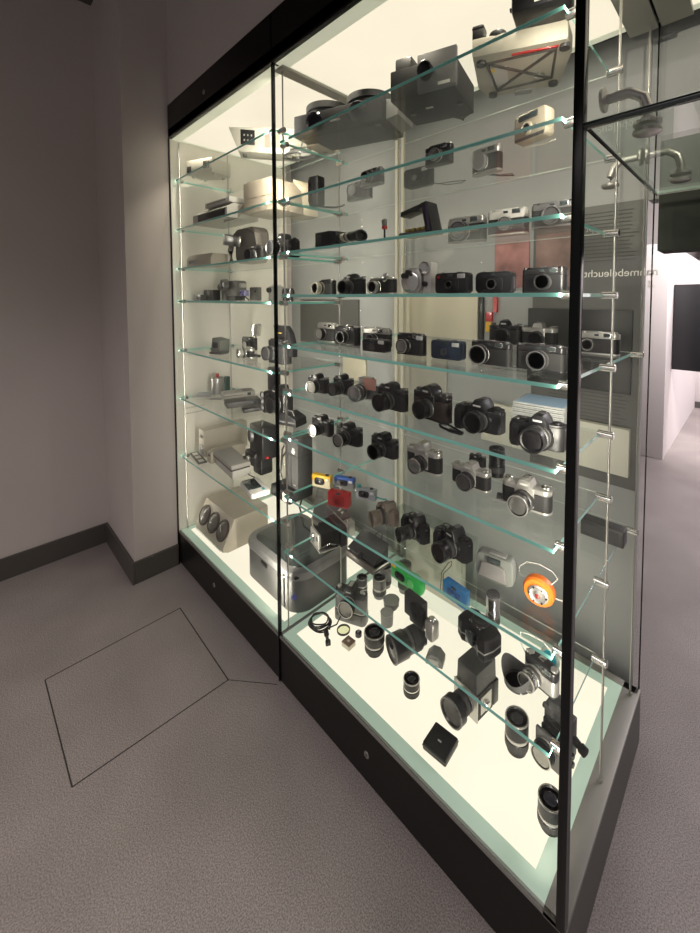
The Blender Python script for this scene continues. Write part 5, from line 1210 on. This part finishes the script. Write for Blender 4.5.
# ---- shelf 7
z = Z('L', 7)
CR = mat('aged_cream_plastic', (.42, .39, .32), .5)
t = thing('slide_scanner', 'tall beige upright scanner box with dark grille on its narrow end', 'device', (-2.40, 1.12, z), 0)
MB().box(-.05, .05, -.17, .17, 0, .23, .006).build('housing', CR, t)
MB().bc((.0, -.171, .06), (.06, .003, .085), .001).build('grille', MGR, t)
MB().bc((.0, -.171, .17), (.04, .003, .03), .001).build('switch', DGR, t)
t = thing('film_scanner', 'lower beige box leaning in front of the tall scanner', 'device', (-2.25, 1.055, z), 0)
MB().prism([(-.13, 0), (.14, 0), (.14, .12), (-.09, .13), (-.13, .115)], 'x', -.035, .035, .005).build('housing', BEI, t)
MB().bc((.0, -.131, .08), (.03, .003, .02), .001).build('slot', DGR, t)
t = thing('flatbed_scanner', 'pale grey flat device with dark rim line lying tilted on the lowest left shelf', 'device', (-2.02, .965, z), -6)
MB().box(-.15, .16, -.06, .055, .0, .055, .006).build('base', LGR, t)
MB().box(-.165, .165, -.068, .055, .060, .092, .008).build('lid', mat('warm_grey_plastic'), t)
MB().box(-.16, .16, -.066, .05, .053, .062).build('rim_line', BLK, t)
t = thing('slide_strip', 'dark film strip holder with three pale frames on the lowest left shelf', 'film strip', (-2.33, .955, z), -8)
MB().box(-.10, .10, -.024, .024, 0, .005, .001).build('holder', DGR, t)
for k in range(3): MB().box(-.085 + .062 * k, -.042 + .062 * k, -.014, .014, .005, .0058).build('slide_frame', mat('paper_white', (.62, .60, .54), .7), t)
t = thing('studio_camera', 'tall black camera with vertical grip and knobs, hanging cords beside it', 'camera', (-1.80, 1.08, z), 0)
MB().box(-.07, .09, -.05, .05, .10, .31, .012).build('body', BLK, t)
MB().box(-.10, .03, -.07, .045, .05, .14, .016).build('grip_block', BLKM, t)
MB().box(-.04, .06, -.045, .04, 0, .10, .012).build('stand', BLK, t)
MB().lathe((-.03, -.05, .24), (-.3, -1, 0), [(.042, 0), (.042, .018), (.034, .022), (.028, .014), (0, .014)], 28).build('lens', GUN, t)
for k in range(3): MB().cyl((-.07 + .045 * k, -.072, .09 + .012 * k), (-.2, -1, 0), .016, .018, seg=20, b=.003).build('knob', SIL if k == 1 else BLKM, t)
MB().cyl((.09, -.02, .12), (1, 0, 0), .008, .008, seg=16).build('red_knob', RED, t)
MB().tube([(-.06, -.06, .05), (-.04, -.09, .02), (.0, -.09, .006), (.05, -.08, .004)], .003, 6).build('cord', BLK, t)
t = thing('passport_camera', 'tall black box unit with a U-shaped mark on a heavy stepped base', 'camera', (-1.545, 1.07, z), 0)
MB().box(-.045, .095, -.04, .075, .055, .315, .006).build('tower', mat('satin_black_metal', (.045, .045, .045), .4), t)
MB().box(-.12, .09, -.10, .08, 0, .058, .008).build('base', BLK, t)
MB().box(.022, .026, -.0415, -.0395, .06, .22).build('door_line', LGR if False else BLK, t)
MB().box(-.045, .095, -.0412, -.0395, .222, .226).build('joint_line', BLK, t)
u = MB(); u.box(.040, .062, -.0425, -.0405, .235, .262, m=mat('white_badge', (.6, .6, .56), .5)); u.box(.046, .050, -.0432, -.0420, .243, .258, m=BLK); u.box(.054, .057, -.0432, -.0420, .243, .258, m=BLK); u.box(.046, .057, -.0432, -.0420, .240, .244, m=BLK)
u.build('letter_badge', None, t)
MB().box(.05, .075, -.0425, -.0405, .075, .082).build('small_plate', SIL, t)
for k in range(2): MB().tube([(-.045, -.02, .28 - .05 * k), (-.075, -.04, .23 - .04 * k), (-.065, -.06, .12), (-.05, -.05, .06)], .006, 8).build('hose', BLKM, t)
MB().bc((.05, -.101, .03), (.06, .003, .04), .001).build('base_label', LGR, t)
t = thing('calculator', 'white handheld device with dark glossy screen lying in front of the black box unit', 'device', (-1.775, .955, z), -10)
MB().box(-.09, .09, -.05, .05, 0, .032, .012).build('body', mat('white_plastic', (.62, .61, .57), .4), t)
MB().box(-.075, .045, -.045, .02, .032, .038, .003).build('screen', DISP, t)
MB().bc((.065, .02, .034), (.022, .012, .004), .001).build('teal_key', TEAL, t)
# ---- floor of the case, left bay
z = ZB + .0005
t = thing('colour_enlarger_head', 'heavy beige box with three round glass dials on its slanted front', 'device', (-2.255, 1.13, z), 0)
MB().prism([(-.13, .0), (.16, 0), (.16, .215), (-.085, .215), (-.165, .045), (-.165, .018)], 'x', -.215, .215, .006).build('housing', BEI, t)
MB().box(-.21, .21, -.135, .15, 0, .016, .002).box(-.205, .18, -.168, -.15, .010, .026, .002).build('base_trim', CHR, t)
sl = Vector((0, -.17, .085)).normalized()
for x in (-.14, .0, .14):
    c0 = Vector((x, -.128, .125))
    d = MB().lathe(c0, Vector((0, -.90, .43)), [(.069, -.004), (.069, .006), (.060, .010), (.055, .006), (0, .006)], 36).build('dial', mat('dark_brown_bezel', (.06, .05, .04), .35), t)
    MB().lathe(c0 + Vector((0, -.90, .43)) * .006, Vector((0, -.90, .43)), [(.054, 0), (.040, .006), (.020, .010), (0, .011)], 32).build('dial_glass', mat('smoky_dial_glass', (.12, .11, .095), .3), d)
    MB().bc(c0 + Vector((0, -.018, .02)), (.010, .002, .050)).build('needle', LGR, d)
MB().box(-.05, -.01, -.16, -.13, .026, .036).build('small_label', CRM, t)
t = thing('photo_printer', 'big rounded grey photo printer with dark glass lid and glowing-blue logo mark', 'printer', (-1.655, 1.17, z), 0)
PG = mat('printer_grey', (.13, .13, .125), .42)
out = rrect(.46, .33, .085, 8)
MB().prism(out, 'z', .004, .215, .006).build('housing', PG, t)
MB().prism(rrect(.468, .338, .088, 8), 'z', .198, .252, .014).build('top_shell', mat('printer_light_grey', (.22, .22, .215), .35), t)
MB().prism(rrect(.39, .27, .06, 8, .0, .0), 'z', .2515, .257, .002).build('glass_lid', DISP, t)
MB().box(.14, .144, -.17, -.163, .02, .20).build('side_seam', BLK, t)
for k in range(4): MB().cyl((.12 + .028 * k, -.16 + .012 * max(0, k - 1), .225), (0, -1, .2), .006 if k < 3 else .009, .016, seg=16).build('button', CHR if k < 3 else BLK, t)
MB().prism([(.182, .10), (.196, .125), (.206, .10)], 'y', -.162, -.145).build('blue_mark', mat('violet_blue_mark', (.16, .16, .55), .4), t)
MB().box(-.05, .0, -.170, -.163, .165, .190, .002).build('latch', BLK, t)
MB().box(-.20, .20, -.14, .14, 0, .006).build('base', BLK, t)
t = thing('tablet', 'dark flat panel leaning upright behind the photo printer', 'panel', (-1.60, 1.44, z), 0)
MB().box(-.15, .15, -.012, .012, 0, .30, .014, M=Matrix.Rotation(math.radians(-16), 4, 'X')).build('panel', mat('slate_plastic', (.05, .052, .06), .4), t)
MB().box(-.06, .06, .01, .09, 0, .012, .003).build('foot', BLK, t)
MB().tube([(-.16, -.03, .02), (-.18, -.06, .15), (-.14, -.05, .26), (-.05, -.02, .30)], .006, 8).build('cable', BLK, t)
